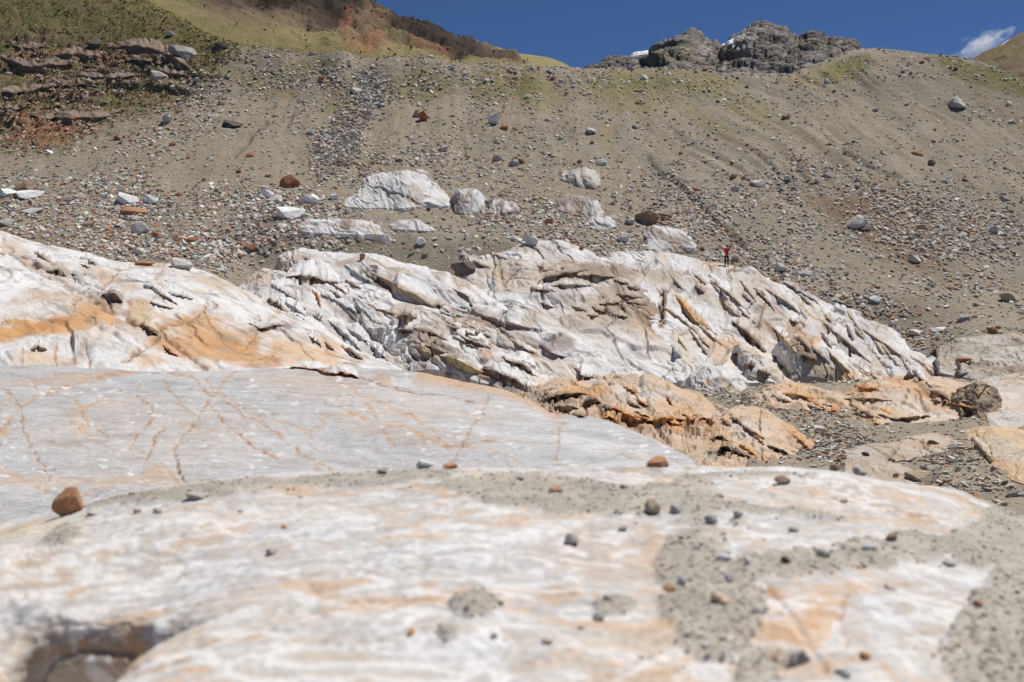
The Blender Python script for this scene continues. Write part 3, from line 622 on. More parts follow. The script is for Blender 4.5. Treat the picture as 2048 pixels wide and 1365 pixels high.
rock('rock_rib', 'broad white whaleback rib running down to the gully behind the grey slab', [(590, 560, 68), (640, 562, 68), (700, 572, 67.5), (740, 575, 67), (800, 598, 66), (850, 610, 65), (905, 622, 64), (960, 634, 63), (1020, 640, 62), (1035, 600, 63), (1080, 625, 61), (1130, 660, 59), (1180, 700, 56), (1220, 735, 53), (1242, 768, 51)],
     [(620, 640, 60), (660, 660, 58), (700, 665, 57.5), (750, 660, 57.5), (800, 655, 57.5), (840, 668, 57), (880, 690, 56), (930, 700, 55), (980, 720, 54), (1030, 735, 53), (1080, 750, 52), (1130, 768, 51), (1180, 778, 50.5), (1220, 780, 50.5), (1242, 782, 50.5)],
     sp=2.0, back=(4, 3), bulge=.14, peak=.5, dirpx=(1, .52), lump=(.4, 4.5), rid=(.24, 7, 1.0), saw=(.32, 7, 1.4), sawmask=.1, crk=(.06, 2.0, .55), gmix=.25, stain=.03, seed=9,
     blk=(.32, 1.0, [(690, 650, 70, 40, 30), (900, 640, 30, 18, 10), (1120, 695, 30, 16, 20), (760, 610, 30, 20, 0), (950, 620, 50, 10, 5)]),
     blobs=[('grey', 900, 660, 120, 16, 20, .4), ('tan', 1000, 670, 60, 14, 20, .4), ('peach', 1100, 730, 60, 16, 25, .4), ('tan', 815, 615, 40, 14, -25, .65), ('tan', 765, 630, 18, 10, 0, .6), ('purple', 950, 625, 60, 9, 8, .6), ('tan', 1060, 640, 14, 16, 20, .6), ('purple', 1115, 695, 30, 13, 20, .75), ('orange', 1065, 710, 12, 6, 20, .6), ('orange', 945, 660, 7, 16, -25, .6), ('tan', 900, 650, 36, 14, 0, .6), ('rust', 630, 590, 8, 18, -30, .5), ('grey', 700, 650, 60, 36, 30, .6), ('brown', 1000, 650, 70, 6, 12, .6), ('orange', 1180, 770, 40, 8, 0, .5)],
     cracks=[([(622, 575), (640, 610), (645, 640)], 4, .8, 4), ([(905, 628), (960, 642), (1020, 655), (1070, 662)], 5, .9, 4), ([(1000, 660), (1040, 690), (1090, 700)], 3, .7, 3), ([(930, 672), (990, 690), (1030, 700)], 3, .7, 3), ([(1060, 720), (1075, 740)], 3, .7, 4), ([(690, 640), (760, 690)], 3, .7, 0)])
rock('rock_rib', 'lower white rib with brown broken blocks and dark undercut above the slab edge', [(770, 672, 56), (800, 650, 57), (840, 660, 56.5), (880, 680, 55), (930, 690, 54), (985, 710, 52.5), (1040, 730, 51), (1090, 752, 49), (1130, 775, 47.5), (1150, 800, 46)],
     [(790, 742, 50), (830, 745, 48.5), (870, 740, 47.5), (910, 750, 46.5), (960, 765, 45.5), (1010, 780, 44.5), (1060, 800, 43), (1100, 815, 42), (1130, 822, 41.5), (1150, 825, 41.5)],
     sp=1.9, back=(3, 2), bulge=.2, peak=.5, dirpx=(1, .5), lump=(.3, 3), rid=(.22, 6, .8), saw=(.36, 6, 1.3), sawmask=.06, crk=(.06, 1.7, .6), gmix=.2, stain=.03, seed=10,
     blk=(.38, .75, [(850, 690, 40, 44, 20), (970, 700, 18, 26, 0), (800, 645, 30, 12, 0), (1060, 790, 50, 16, 20)]),
     blobs=[('brown', 850, 690, 34, 34, 30, .6), ('purple', 835, 730, 26, 18, 0, .5), ('tan', 870, 665, 30, 18, 0, .6), ('brown', 900, 705, 50, 8, 22, .7), ('yellow', 900, 725, 70, 10, 22, .7), ('orange', 960, 745, 60, 9, 25, .7), ('brown', 970, 755, 60, 8, 25, .6), ('rust', 972, 710, 10, 22, 10, .6), ('orange', 1030, 765, 50, 10, 25, .5), ('slate', 1040, 790, 46, 9, 22, .6), ('yellow', 1080, 760, 40, 8, 28, .5), ('orange', 1150, 790, 40, 16, 10, .6)],
     cracks=[([(860, 700), (910, 715), (960, 742), (1010, 765), (1050, 785)], 6, 1., 6), ([(800, 655), (830, 662)], 4, .9, 0), ([(880, 740), (940, 760)], 3, .8, 4), ([(920, 690), (935, 715)], 3, .8, 3)])

# ---- rubbly patch between dome and ribs
rock('rock_shelf', 'broken grey-white shelf of small ledges beside the orange dome', [(480, 575, 66), (520, 545, 68), (560, 540, 69), (600, 560, 67), (640, 590, 64), (680, 630, 61), (730, 670, 57), (780, 700, 54), (810, 730, 51)],
     [(470, 640, 56), (520, 650, 54), (570, 665, 53), (620, 690, 51), (670, 715, 49), (710, 735, 47.5), (750, 750, 46), (790, 757, 45), (815, 760, 45)],
     sp=2.0, back=(3, 2), bulge=.06, dirpx=(1, .6), lump=(.35, 3), rid=(.22, 4, .7), saw=(.3, 4, .8), crk=(.1, 1.3, .75), gmix=.6, stain=.03, seed=11, blk=(.2, 1.1, [(690, 680, 90, 50, 40), (560, 570, 70, 40, 10), (740, 720, 50, 30, 20)]),
     blobs=[('tan', 590, 600, 14, 8, 20, .5), ('gravel', 760, 720, 40, 16, 30, .6), ('grey', 690, 680, 70, 30, 35, .6), ('peach', 510, 560, 30, 14, 0, .5)])

# ---- the dome at the left
DOME_CR = [([(-60, 475), (7, 498), (51, 518), (89, 549), (130, 563), (164, 580), (205, 611), (250, 628), (284, 652), (311, 669)], 5, .8, 9), ([(318, 679), (291, 696), (260, 717), (246, 727)], 4, .9, 7), ([(328, 679), (356, 700), (376, 713), (414, 737)], 4, .9, 7),
           ([(315, 669), (332, 652), (363, 642), (393, 628), (407, 618), (417, 594)], 3, .6, 6), ([(403, 618), (431, 655), (455, 683), (479, 696)], 2.2, .5, 5), ([(145, 617), (150, 600), (163, 590), (185, 585), (210, 560), (235, 545)], 2.2, .5, 4), ([(330, 530), (310, 560), (325, 590), (330, 595)], 2.2, .5, 4),
           ([(230, 545), (270, 530), (330, 525)], 2.2, .5, 6), ([(480, 700), (520, 660), (560, 620)], 2.2, .5, 6), ([(115, 755), (108, 720), (112, 690)], 2, .5, 4), ([(170, 690), (178, 730)], 2, .5, 4), ([(500, 727), (545, 712)], 2.5, .6, 5)]
DOME_BL = [('orange', 410, 690, 130, 36, 8, .8), ('orange', 60, 652, 180, 20, -4, .9), ('peach', 620, 715, 90, 22, 12, .6), ('orange', 180, 640, 60, 16, -20, .7), ('orange', 60, 650, 150, 18, -4, .8), ('rust', 140, 635, 70, 14, -12, .55), ('orange', 190, 612, 40, 14, -20, .7), ('tan', 110, 540, 26, 10, 20, .7), ('brown', 225, 598, 26, 16, 20, .75), ('tan', 40, 505, 30, 10, 25, .55), ('orange', 275, 620, 26, 20, 10, .65), ('yellow', 290, 640, 34, 20, 20, .7), ('peach', 200, 660, 90, 40, 0, .35), ('orange', 90, 725, 80, 20, 0, .4),
           ('yellow', 65, 715, 20, 20, 0, .5), ('orange', 420, 665, 90, 40, 12, .75), ('rust', 470, 690, 60, 20, 10, .35), ('orange', 510, 705, 60, 26, 5, .65), ('peach', 560, 710, 80, 26, 5, .5), ('rust', 545, 730, 14, 14, 0, .6), ('orange', 660, 695, 34, 14, 28, .6), ('peach', 620, 700, 60, 20, 20, .5), ('tan', 530, 655, 34, 9, -5, .75), ('brown', 575, 655, 18, 10, 0, .6), ('tan', 715, 720, 14, 12, 0, .7), ('orange', 300, 725, 30, 12, -10, .5),
           ('white', 470, 645, 30, 14, 0, .5), ('white', 530, 690, 14, 16, 0, .6), ('yellow', 395, 580, 16, 5, 10, .5), ('peach', 255, 570, 20, 5, 5, .5), ('brown', 195, 585, 20, 10, 30, .4), ('tan', 320, 560, 12, 12, 20, .4)]
rock('white_dome', 'broad white rock dome with orange-stained lower flank at the left edge', [(-420, 380, 66), (-200, 420, 65), (0, 463, 62), (60, 484, 61), (130, 499, 60), (200, 512, 59), (280, 521, 58), (340, 531, 57), (420, 556, 55), (480, 590, 53), (540, 612, 51), (610, 640, 48.5), (680, 680, 45), (740, 715, 42), (800, 746, 39)],
     [(-420, 760, 29), (-200, 758, 29), (0, 757, 29), (100, 757, 29.5), (200, 757, 30), (300, 757, 30.5), (400, 757, 31), (470, 757, 31.5), (540, 757, 32), (600, 757, 33), (660, 757, 34), (710, 757, 35), (750, 757, 36), (780, 757, 37), (802, 758, 37.5)],
     fac=(.08, 3.2, 2.8), sp=2.7, back=(5, 3), bulge=.05, peak=.5, dirpx=(1, .55), lump=(.55, 5), rid=(.12, 7, 1.2), saw=(.13, 6, 1.4), crk=(.06, 2.6, .35), gmix=.2, stain=.03, seed=13, cracks=DOME_CR, blobs=DOME_BL,
     blk=(.22, .8, [(90, 715, 70, 34, 0), (225, 600, 26, 18, 20), (330, 670, 26, 16, 0), (545, 655, 50, 10, 0), (600, 650, 40, 12, 20), (160, 690, 26, 36, 0)]), ends=2.)

# ---- orange broken apron between slab and gully
rock('orange_apron', 'orange-brown broken rock apron between the grey slab and the gully gravel', [(1035, 790, 44.62), (1080, 775, 45.59), (1120, 765, 46.56), (1180, 768, 47.05), (1240, 766, 47.05), (1300, 772, 45.59), (1350, 788, 43.65), (1400, 808, 41.71), (1450, 830, 38.80), (1480, 850, 35.89)],
     [(1060, 850, 29.10), (1120, 870, 28.13), (1180, 880, 27.16), (1240, 890, 26.68), (1300, 900, 26.19), (1340, 920, 25.22), (1370, 940, 24.25), (1400, 945, 23.77), (1430, 945, 23.77), (1460, 942, 24.25)],
     sp=1.9, back=(3, 2), bulge=.07, dirpx=(1, .5), lump=(.35, 3), rid=(.2, 4, .7), saw=(.2, 4, 1.1), crk=(.06, 1.5, .65), base='peach', base2='grey', gmix=.5, seed=15, stain=.15,
     blk=(.2, 1.2, [(1120, 800, 60, 22, 10), (1150, 830, 60, 26, 0), (1350, 850, 60, 26, 20), (1240, 850, 60, 16, 20)]),
     blobs=[('orange', 1170, 785, 50, 14, 0, .7), ('brown', 1110, 800, 40, 12, 15, .6), ('tan', 1130, 825, 50, 16, 0, .6), ('orange', 1250, 835, 40, 12, 20, .7), ('orange', 1340, 850, 50, 18, 0, .85), ('rust', 1400, 850, 40, 16, 10, .6), ('white', 1280, 800, 60, 14, 20, .5), ('pale', 1330, 800, 50, 14, 25, .5), ('orange', 1360, 820, 60, 8, 5, .5), ('brown', 1320, 870, 60, 8, 20, .4)],
     cracks=[([(1166, 835), (1172, 810), (1190, 800), (1200, 815), (1206, 838)], 4, 1., 5), ([(1370, 835), (1372, 870)], 3.5, .9, 4), ([(1080, 815), (1130, 790), (1180, 785)], 3, .8, 3), ([(1250, 775), (1270, 805)], 2.5, .7, 4), ([(1330, 780), (1350, 810)], 2.5, .7, 4), ([(1290, 800), (1310, 780)], 2.5, .6, 4)])

# ---- orange rocks on the right of the gully
rock('orange_rock', 'low pale orange rock behind the small white stone in the gully', [(1500, 792, 45.60), (1525, 778, 46.07), (1560, 766, 46.55), (1610, 768, 45.60), (1660, 776, 43.70), (1690, 790, 41.80), (1700, 812, 39.90)], [(1515, 812, 39.90), (1545, 828, 38.00), (1580, 838, 36.10), (1620, 850, 34.67), (1650, 858, 33.73), (1680, 855, 33.73), (1700, 845, 34.67)],
     sp=1.9, back=(3, 1.5), bulge=.04, ter=(.14, 4, 1.5), dirpx=(1, .45), lump=(.3, 3), rid=(.1, 4, .7), saw=(.1, 4, .9), crk=(.06, 1.8, .5), base='peach', base2='pale', gmix=.6, seed=17, blobs=[('orange', 1600, 785, 60, 14, 10, .5), ('white', 1560, 790, 40, 10, 10, .3), ('brown', 1590, 815, 12, 5, -20, .5), ('rust', 1672, 830, 9, 22, 0, .6), ('tan', 1640, 845, 40, 8, 0, .4)], ends=.6)
rock('orange_rock', 'large smooth tan-orange rock dome right of the gully', [(1672, 800, 43.24), (1700, 780, 44.18), (1760, 762, 45.12), (1830, 757, 45.12), (1890, 762, 44.18), (1940, 772, 42.30), (1985, 790, 39.48), (2020, 815, 35.72)], [(1692, 872, 30.55), (1730, 880, 29.61), (1775, 880, 29.14), (1820, 868, 29.61), (1860, 860, 30.08), (1900, 856, 30.55), (1950, 856, 30.55), (2020, 860, 30.08)],
     sp=2.0, back=(3, 2), bulge=.05, ter=(.16, 5, 1.8), dirpx=(1, .35), lump=(.35, 4), rid=(.12, 6, .9), saw=(.12, 6, 1.1), crk=(.06, 2.2, .4), base='peach', base2='pale', gmix=.65, seed=18, blobs=[('orange', 1710, 780, 40, 12, 5, .6), ('rust', 1730, 778, 18, 6, 0, .6), ('brown', 1870, 785, 26, 10, 20, .55), ('brown', 1895, 800, 22, 8, 25, .6), ('orange', 1700, 850, 40, 26, 0, .4), ('white', 1850, 820, 60, 14, 10, .35), ('orange', 1880, 815, 40, 10, 5, .35), ('orange', 1800, 765, 60, 6, 0, .4)],
     cracks=[([(1690, 870), (1680, 840), (1684, 815), (1700, 800)], 4, 1., 5), ([(1705, 825), (1725, 850)], 2.5, .6, 4), ([(1800, 770), (1870, 800), (1920, 815)], 2.5, .5, 5), ([(1735, 848), (1752, 875)], 2, .5, 3)], ends=1.)
rock('orange_rock', 'cracked peach-coloured rock swell in front of the orange apron', [(1385, 880, 30.36), (1405, 850, 31.74), (1440, 828, 32.20), (1480, 815, 32.66), (1525, 818, 32.20), (1570, 843, 30.36), (1620, 880, 27.14), (1665, 925, 23.92)], [(1395, 945, 22.54), (1430, 965, 21.16), (1480, 975, 20.70), (1530, 978, 20.24), (1580, 978, 20.24), (1620, 975, 20.24), (1650, 965, 20.70), (1672, 955, 21.16)],
     sp=2.0, back=(2.5, 1.5), bulge=.05, ter=(.09, 3, 1.0), dirpx=(1, .7), lump=(.25, 2.2), rid=(.1, 3, .5), saw=(.13, 3, .7), crk=(.07, 1.0, .6), base='peach', base2='pale', gmix=.6, seed=19, blk=(.12, .8, [(1430, 880, 40, 40, 20), (1600, 880, 40, 16, 35), (1470, 900, 70, 20, 0)]),
     blobs=[('orange', 1430, 870, 40, 26, 0, .5), ('tan', 1450, 905, 50, 18, 0, .5), ('white', 1490, 860, 40, 16, 0, .35), ('orange', 1590, 860, 30, 8, 35, .5), ('brown', 1440, 905, 14, 8, -40, .6), ('grey', 1400, 900, 30, 20, 40, .4), ('orange', 1540, 920, 70, 12, 5, .4)], cracks=[([(1392, 855), (1400, 890), (1392, 915)], 3.5, 1., 4), ([(1445, 910), (1460, 885)], 3, .9, 4), ([(1560, 850), (1600, 890), (1640, 930)], 2, .5, 4)])
rock('pale_slab', 'pale smooth slab beyond the dark upright block at the right edge', [(1950, 770, 41), (1985, 755, 42), (2048, 752, 42), (2300, 760, 42)], [(1985, 860, 29), (2020, 868, 28.5), (2060, 872, 28), (2300, 880, 28)], sp=2.2, back=(3, 2), bulge=.03, ter=(.07, 4, 1.4), fac=(.08, 1.6, 2.4), dirpx=(1, .4), lump=(.25, 3), rid=(.1, 4, .8), saw=(.1, 4, 1.), crk=(.05, 1.8, .4), gmix=.3, seed=20, stain=.12, base='pale', blobs=[('peach', 2030, 800, 40, 20, 30, .4), ('white', 2000, 800, 40, 30, 20, .5)])
rock('yellow_slab', 'yellowish tilted slab with a long crack at the lower right edge', [(1918, 885, 27.32), (1940, 862, 28.32), (1990, 850, 28.81), (2048, 858, 28.32), (2250, 880, 26.83)], [(1925, 905, 25.83), (1955, 925, 22.85), (1990, 942, 20.87), (2048, 968, 18.38), (2250, 1000, 16.39)],
     sp=2.0, back=(2, .6), bulge=.02, dirpx=(1, .55), lump=(.15, 2.5), ter=(.03, 3, 1), fac=(.06, 1.2, 2), lin=(.03, 1.2), rid=(.05, 3, .6), crk=(.04, 1.4, .4), base='peach', base2='yellow', gmix=.6, seed=21, cracks=[([(1950, 865), (1975, 895), (1988, 925)], 2.5, .7, 5), ([(1920, 882), (1945, 908), (1980, 930)], 3, .9, 4)], blobs=[('pale', 2010, 900, 60, 20, 20, .6), ('tan', 1940, 890, 26, 14, 40, .4), ('peach', 2020, 935, 50, 12, 20, .4)], ends=.6)
rock('split_slab', 'flat tan slab split by dark cracks in the gully gravel', [(1680, 905, 24.48), (1720, 893, 25.44), (1780, 882, 26.88), (1830, 872, 27.84), (1880, 868, 28.32), (1915, 880, 26.88)], [(1660, 935, 21.60), (1710, 938, 21.12), (1760, 930, 21.60), (1810, 920, 22.37), (1860, 910, 23.04), (1905, 900, 24.00)],
     sp=1.8, back=(1, .8), bulge=.03, skirt=.7, ter=(.03, 2, .7), fac=(.06, .8, 2), lin=(.05, .9), dirpx=(1, .1), lump=(.06, 1.5), rid=(.04, 2, .4), saw=(.08, 2, .5), crk=(.09, .9, .8), base='tan', base2='pale', gmix=.6, seed=22, blk=(.05, .6, [(1800, 900, 140, 40, 0)]), ends=.4, blobs=[('peach', 1850, 885, 40, 12, 0, .5), ('grey', 1720, 905, 40, 12, 0, .5)], cracks=[([(1770, 930), (1790, 905), (1800, 885)], 3, 1., 0), ([(1840, 880), (1860, 905)], 3.5, 1., 0)])
rock('split_slab', 'narrow slab beside the blurred pebbles at the foot of the gully', [(1690, 925, 21), (1740, 920, 21.5), (1800, 930, 21), (1840, 945, 20)], [(1690, 965, 18.5), (1740, 968, 18.3), (1800, 968, 18.3), (1840, 968, 18.3)], sp=1.8, back=(1, .8), bulge=.04, skirt=.7, ter=(.03, 2, .7), fac=(.06, .8, 2), lin=(.05, .9), lump=(.06, 1.5), rid=(.04, 2, .4), crk=(.05, .9, .6), base='tan', base2='pale', gmix=.5, seed=23, ends=.3)

# ---- the big grey slab
SL_CR = [([(-40, 880), (0, 857), (41, 819), (82, 792), (147, 763), (212, 748), (270, 739)], 2.00, .35, 5.6), ([(0, 775), (21, 795), (41, 818), (46, 861), (63, 898), (83, 920), (98, 944), (94, 959)], 1.76, .7, 3.7), ([(342, 744), (380, 751), (397, 768), (421, 789), (416, 806), (407, 823), (387, 847), (359, 878), (342, 905)], 1.76, .6, 4.3),
         ([(348, 900), (353, 925), (365, 955), (377, 968)], 2.40, 1., 2.5), ([(469, 744), (445, 768), (424, 789)], 2.00, .4, 5.0), ([(424, 789), (472, 816), (489, 840), (513, 843), (534, 857), (575, 878), (616, 902), (680, 945)], 1.52, .6, 3.7), ([(325, 758), (349, 792), (363, 813), (393, 840)], 1.52, .5, 3.1), ([(233, 772), (267, 789), (301, 813), (311, 837), (291, 850), (260, 895)], 1.52, .5, 3.1),
         ([(328, 854), (308, 884), (291, 912)], 1.76, .7, 3.7), ([(424, 813), (441, 840), (472, 864), (506, 884), (554, 905)], 1.44, .6, 3.1), ([(978, 789), (968, 819), (937, 857), (934, 871), (907, 908), (885, 935)], 1.76, .7, 3.1), ([(736, 813), (760, 850), (787, 881)], 1.44, .4, 4.3), ([(811, 819), (866, 860), (896, 891)], 1.44, .4, 4.3), ([(934, 862), (982, 878), (1010, 885)], 1.44, .4, 3.1),
         ([(1129, 847), (1115, 864), (1119, 891), (1112, 915)], 1.60, .6, 3.7), ([(540, 739), (626, 742), (674, 750), (705, 752), (770, 768), (831, 782), (893, 792), (944, 806)], 2.40, .9, 3.1), ([(680, 820), (740, 845), (800, 850), (870, 880), (950, 890)], 1.28, .3, 4.3), ([(150, 800), (165, 830), (160, 860), (185, 880)], 1.44, .3, 5.6), ([(175, 845), (160, 830), (200, 800)], 1.44, .3, 5.0), ([(195, 855), (215, 880)], 1.60, .5, 3.1), ([(0, 930), (20, 935), (45, 945)], 2.00, .6, 4.3), ([(40, 960), (85, 978), (110, 990)], 1.28, .4, 3.7)]
def slab_post(H2, col, x, y, n):
    """white mineral flecks and thin darker laminae of the marble itself"""
    fx = c3(x / 19. + .3 * perlin(c3(x / 60., y / 40.), 5), y / 5.5, 1.7)
    f = perlin(fx, 91); g = perlin(c3(x / 45., y / 4.0, .5), 92)
    wf = sst(.36, .6, f) * sst(-.3, .3, perlin(c3(x / 80., y / 40.), 93))
    col = col * (1 - .75 * wf[..., None]) + np.array((.72, .72, .71)) * .75 * wf[..., None]
    col = col * (1 - .16 * sst(.1, .6, g))[..., None]
    rim = np.exp(-(polydist(x, y, [(840, 752), (920, 765), (1000, 778), (1060, 802), (1110, 834)]) / 12) ** 2)
    col = col * (1 - .6 * rim[..., None]) + C['orange'] * .6 * rim[..., None]
    return H2, col
rock('grey_slab', 'wide smooth grey marble slab crossed by orange cracks behind the blurred foreground', [(-420, 748, 26), (-150, 742, 26), (0, 737, 26), (150, 733, 26), (300, 738, 26), (420, 741, 26), (560, 741, 26), (680, 741, 26), (780, 746, 26), (850, 753, 25.8), (930, 766, 25.4), (1000, 780, 25), (1060, 804, 24), (1110, 834, 23), (1170, 838, 22.6), (1240, 850, 22), (1300, 872, 20.5), (1350, 900, 19), (1392, 935, 17.2)],
     [(-420, 1080, 9.5), (-150, 1080, 9.5), (0, 1080, 9.5), (200, 1080, 9.5), (500, 1080, 9.5), (700, 1075, 9.5), (900, 1065, 9.6), (1050, 1060, 9.8), (1150, 1055, 10), (1250, 1045, 10.5), (1330, 1035, 11), (1400, 1020, 11.8)],
     mids=[[(-420, 820, 19.5), (0, 815, 19.5), (300, 815, 19.5), (600, 815, 19.5), (800, 822, 19.5), (950, 838, 19.2), (1100, 872, 18.3), (1240, 900, 17.2), (1395, 955, 15.6)], [(-420, 930, 13.5), (0, 930, 13.5), (400, 930, 13.5), (800, 930, 13.5), (1050, 940, 13.5), (1240, 960, 13.3), (1398, 985, 13)]],
     sp=2.35, back=(2.5, 1.5), bulge=.015, dirpx=(1, .06), dash=(.25, .3), ter=(.02, 4., 1.2), lin=(.008, 1.3), crkcol='orange', smooth=True, fac=(.012, 2.5, 3.5), lump=(.22, 4), rid=(.02, 2.5, .35), saw=(0, 3, .7), crk=(.012, 1.25, .72), base='grey', base2='white', gmix=.35, seed=25, cracks=SL_CR, mat=M_slab, rough=.012, ends=1.2, post=slab_post,
     blobs=[('peach', 300, 870, 260, 60, 0, .14), ('peach', 760, 800, 240, 26, 8, .2), ('peach', 60, 960, 120, 20, 0, .4), ('orange', 5, 865, 14, 16, 0, .5), ('peach', 215, 805, 26, 14, 0, .4), ('peach', 270, 960, 80, 18, 0, .4), ('orange', 310, 935, 20, 9, 0, .4), ('peach', 160, 850, 20, 30, 0, .3), ('white', 1170, 895, 60, 14, 15, .5), ('white', 1260, 905, 40, 8, 15, .4), ('orange', 770, 760, 20, 6, 10, .5), ('orange', 120, 755, 120, 7, -6, .3), ('peach', 600, 760, 150, 10, 2, .25), ('peach', 760, 850, 120, 16, 12, .2)])

# ---- the foreground bedrock the camera looks over
def near_post(H2, col, x, y, n):
    w1 = fbm(H2 * 1.7, 3, 101); w2 = fbm(H2 * 5, 3, 102); w3 = fbm(H2 * 22, 2, 105)
    # swirled marble bands
    hx, hy = H2[..., 0], H2[..., 1]
    wa = fbm(np.stack([hx * .8, hy * 1.5, H2[..., 2]], -1), 3, 106); wb = fbm(np.stack([hx * 2.6, hy * 3.6, H2[..., 2]], -1), 3, 108); wc = fbm(np.stack([hx * 2.6, hy * 3.6, H2[..., 2] + 9], -1), 3, 109)
    sw = perlin(np.stack([hx * 1.2 + 1.8 * wb, hy * 3.6 + 2.6 * wa + 1.5 * wc, H2[..., 2]], -1), 103)
    sw2 = perlin(np.stack([hx * 3.2 + 4.5 * wb, hy * 10 + 5 * wa + 5.5 * wc, H2[..., 2]], -1), 104); sw3 = perlin(np.stack([hx * 8 + 10 * wb, hy * 24 + 10 * wa + 12 * wc, H2[..., 2]], -1), 107)
    k = sst(.0, .4, sw2 + .5 * sw3) * .75; col = col * (1 - k[..., None]) + np.array((.70, .69, .675)) * k[..., None]
    k = sst(.15, .5, -sw2 + .4 * sw3) * .42; col = col * (1 - k[..., None]) + C['tan'] * k[..., None]
    k = sst(.2, .55, sw3) * .35; col = col * (1 - k[..., None]) + C['cream'] * k[..., None]
    k = sst(.15, .45, -sw3 + .3 * w2) * .38; col = col * (1 - k[..., None]) + C['grey'] * .85 * k[..., None]
    k = sst(.15, .6, sw + .5 * sw3 + .3 * w2) * .3; col = col * (1 - k[..., None]) + C['peach'] * k[..., None]
    k = sst(.3, .6, sw + .5 * w2 + .4 * sw3) * .35; col = col * (1 - k[..., None]) + C['orange'] * k[..., None]
    # gravel lying in the hollows
    gm = np.zeros(x.shape)
    for (a_, b_, rx, ry, an) in GRAVEL:
        gm = np.maximum(gm, 1 - sst(.66, 1.02, ell(x, y, a_, b_, rx, ry, an) + .5 * w1 + .42 * w2 + .25 * w3))
    for (a_, b_, rx, ry, an) in BARE:
        gm = gm * sst(.85, 1.08, ell(x, y, a_, b_, rx, ry, an) + .4 * w1 + .35 * w2 + .22 * w3)
    tri = np.full(x.shape, 1e3)
    for (xa, ya), (xb, yb) in zip(TRI, TRI[1:] + TRI[:1]): tri = np.minimum(tri, ((xb - xa) * (y - ya) - (yb - ya) * (x - xa)) / math.hypot(xb - xa, yb - ya))
    gm = gm * sst(6, -8, tri + 16 * w2 + 10 * w3)
    gm = gm * sst(-.55, .1, w2 + .8 * w3 + 1.1 * (gm - .5))
    gc = C['gravel'] * (1.05 + .35 * w2 + .25 * w3)[..., None]
    col = col * (1 - gm[..., None]) + gc * gm[..., None]
    H2 = H2 + n * (gm * (.012 + .01 * w2))[..., None]
    global NEAR_G
    NEAR_G = (H2, gm, x, y, n)
    return H2, col
GRAVEL = [(420, 990, 270, 20, -5), (760, 962, 240, 20, -3), (1080, 985, 300, 36, 3), (1180, 1010, 220, 34, 5), (1400, 1120, 85, 120, 10), (1430, 1230, 120, 110, 20), (1370, 1010, 110, 40, 20), (1600, 1120, 240, 36, -4), (1750, 1110, 190, 40, -6), (2010, 1080, 130, 110, 10), (2040, 1260, 170, 190, 0), (1520, 1340, 70, 60, 0), (1690, 1320, 50, 90, 0), (1480, 960, 160, 14, 0), (950, 1215, 60, 30, 0), (1230, 1210, 50, 24, 0), (130, 1075, 50, 30, -30), (1860, 1080, 120, 30, 0), (1560, 1025, 200, 14, 4), (1500, 1055, 60, 26, 10), (900, 1268, 30, 10, 0), (2060, 1010, 60, 20, 20)]
BARE = [(1565, 1070, 125, 42, 2), (1840, 1010, 120, 42, 14), (1620, 985, 190, 22, 6)]
TRI = [(1512, 1166), (1995, 1126), (1910, 1250), (1795, 1400), (1700, 1420)]
cr_near = [([(1620, 990), (1700, 1000), (1800, 1020), (1880, 1040)], 3, .7, 8), ([(1690, 1180), (1676, 1250), (1690, 1300)], 5, .8, 12), ([(1530, 1170), (1590, 1250), (1650, 1340)], 6, .7, 14), ([(650, 1212), (800, 1206), (950, 1195), (1150, 1180)], 4, .4, 10), ([(330, 1080), (420, 1060), (500, 1045)], 3, .3, 9)]
def near_shape(H, x, y):
    # a dark undercut niche under a small ledge at lower right
    e = ell(x, y, 1570, 1312, 48, 15, 0)
    H = H.copy(); H[..., 2] -= .14 * (1 - sst(.6, 1.1, e)); return H
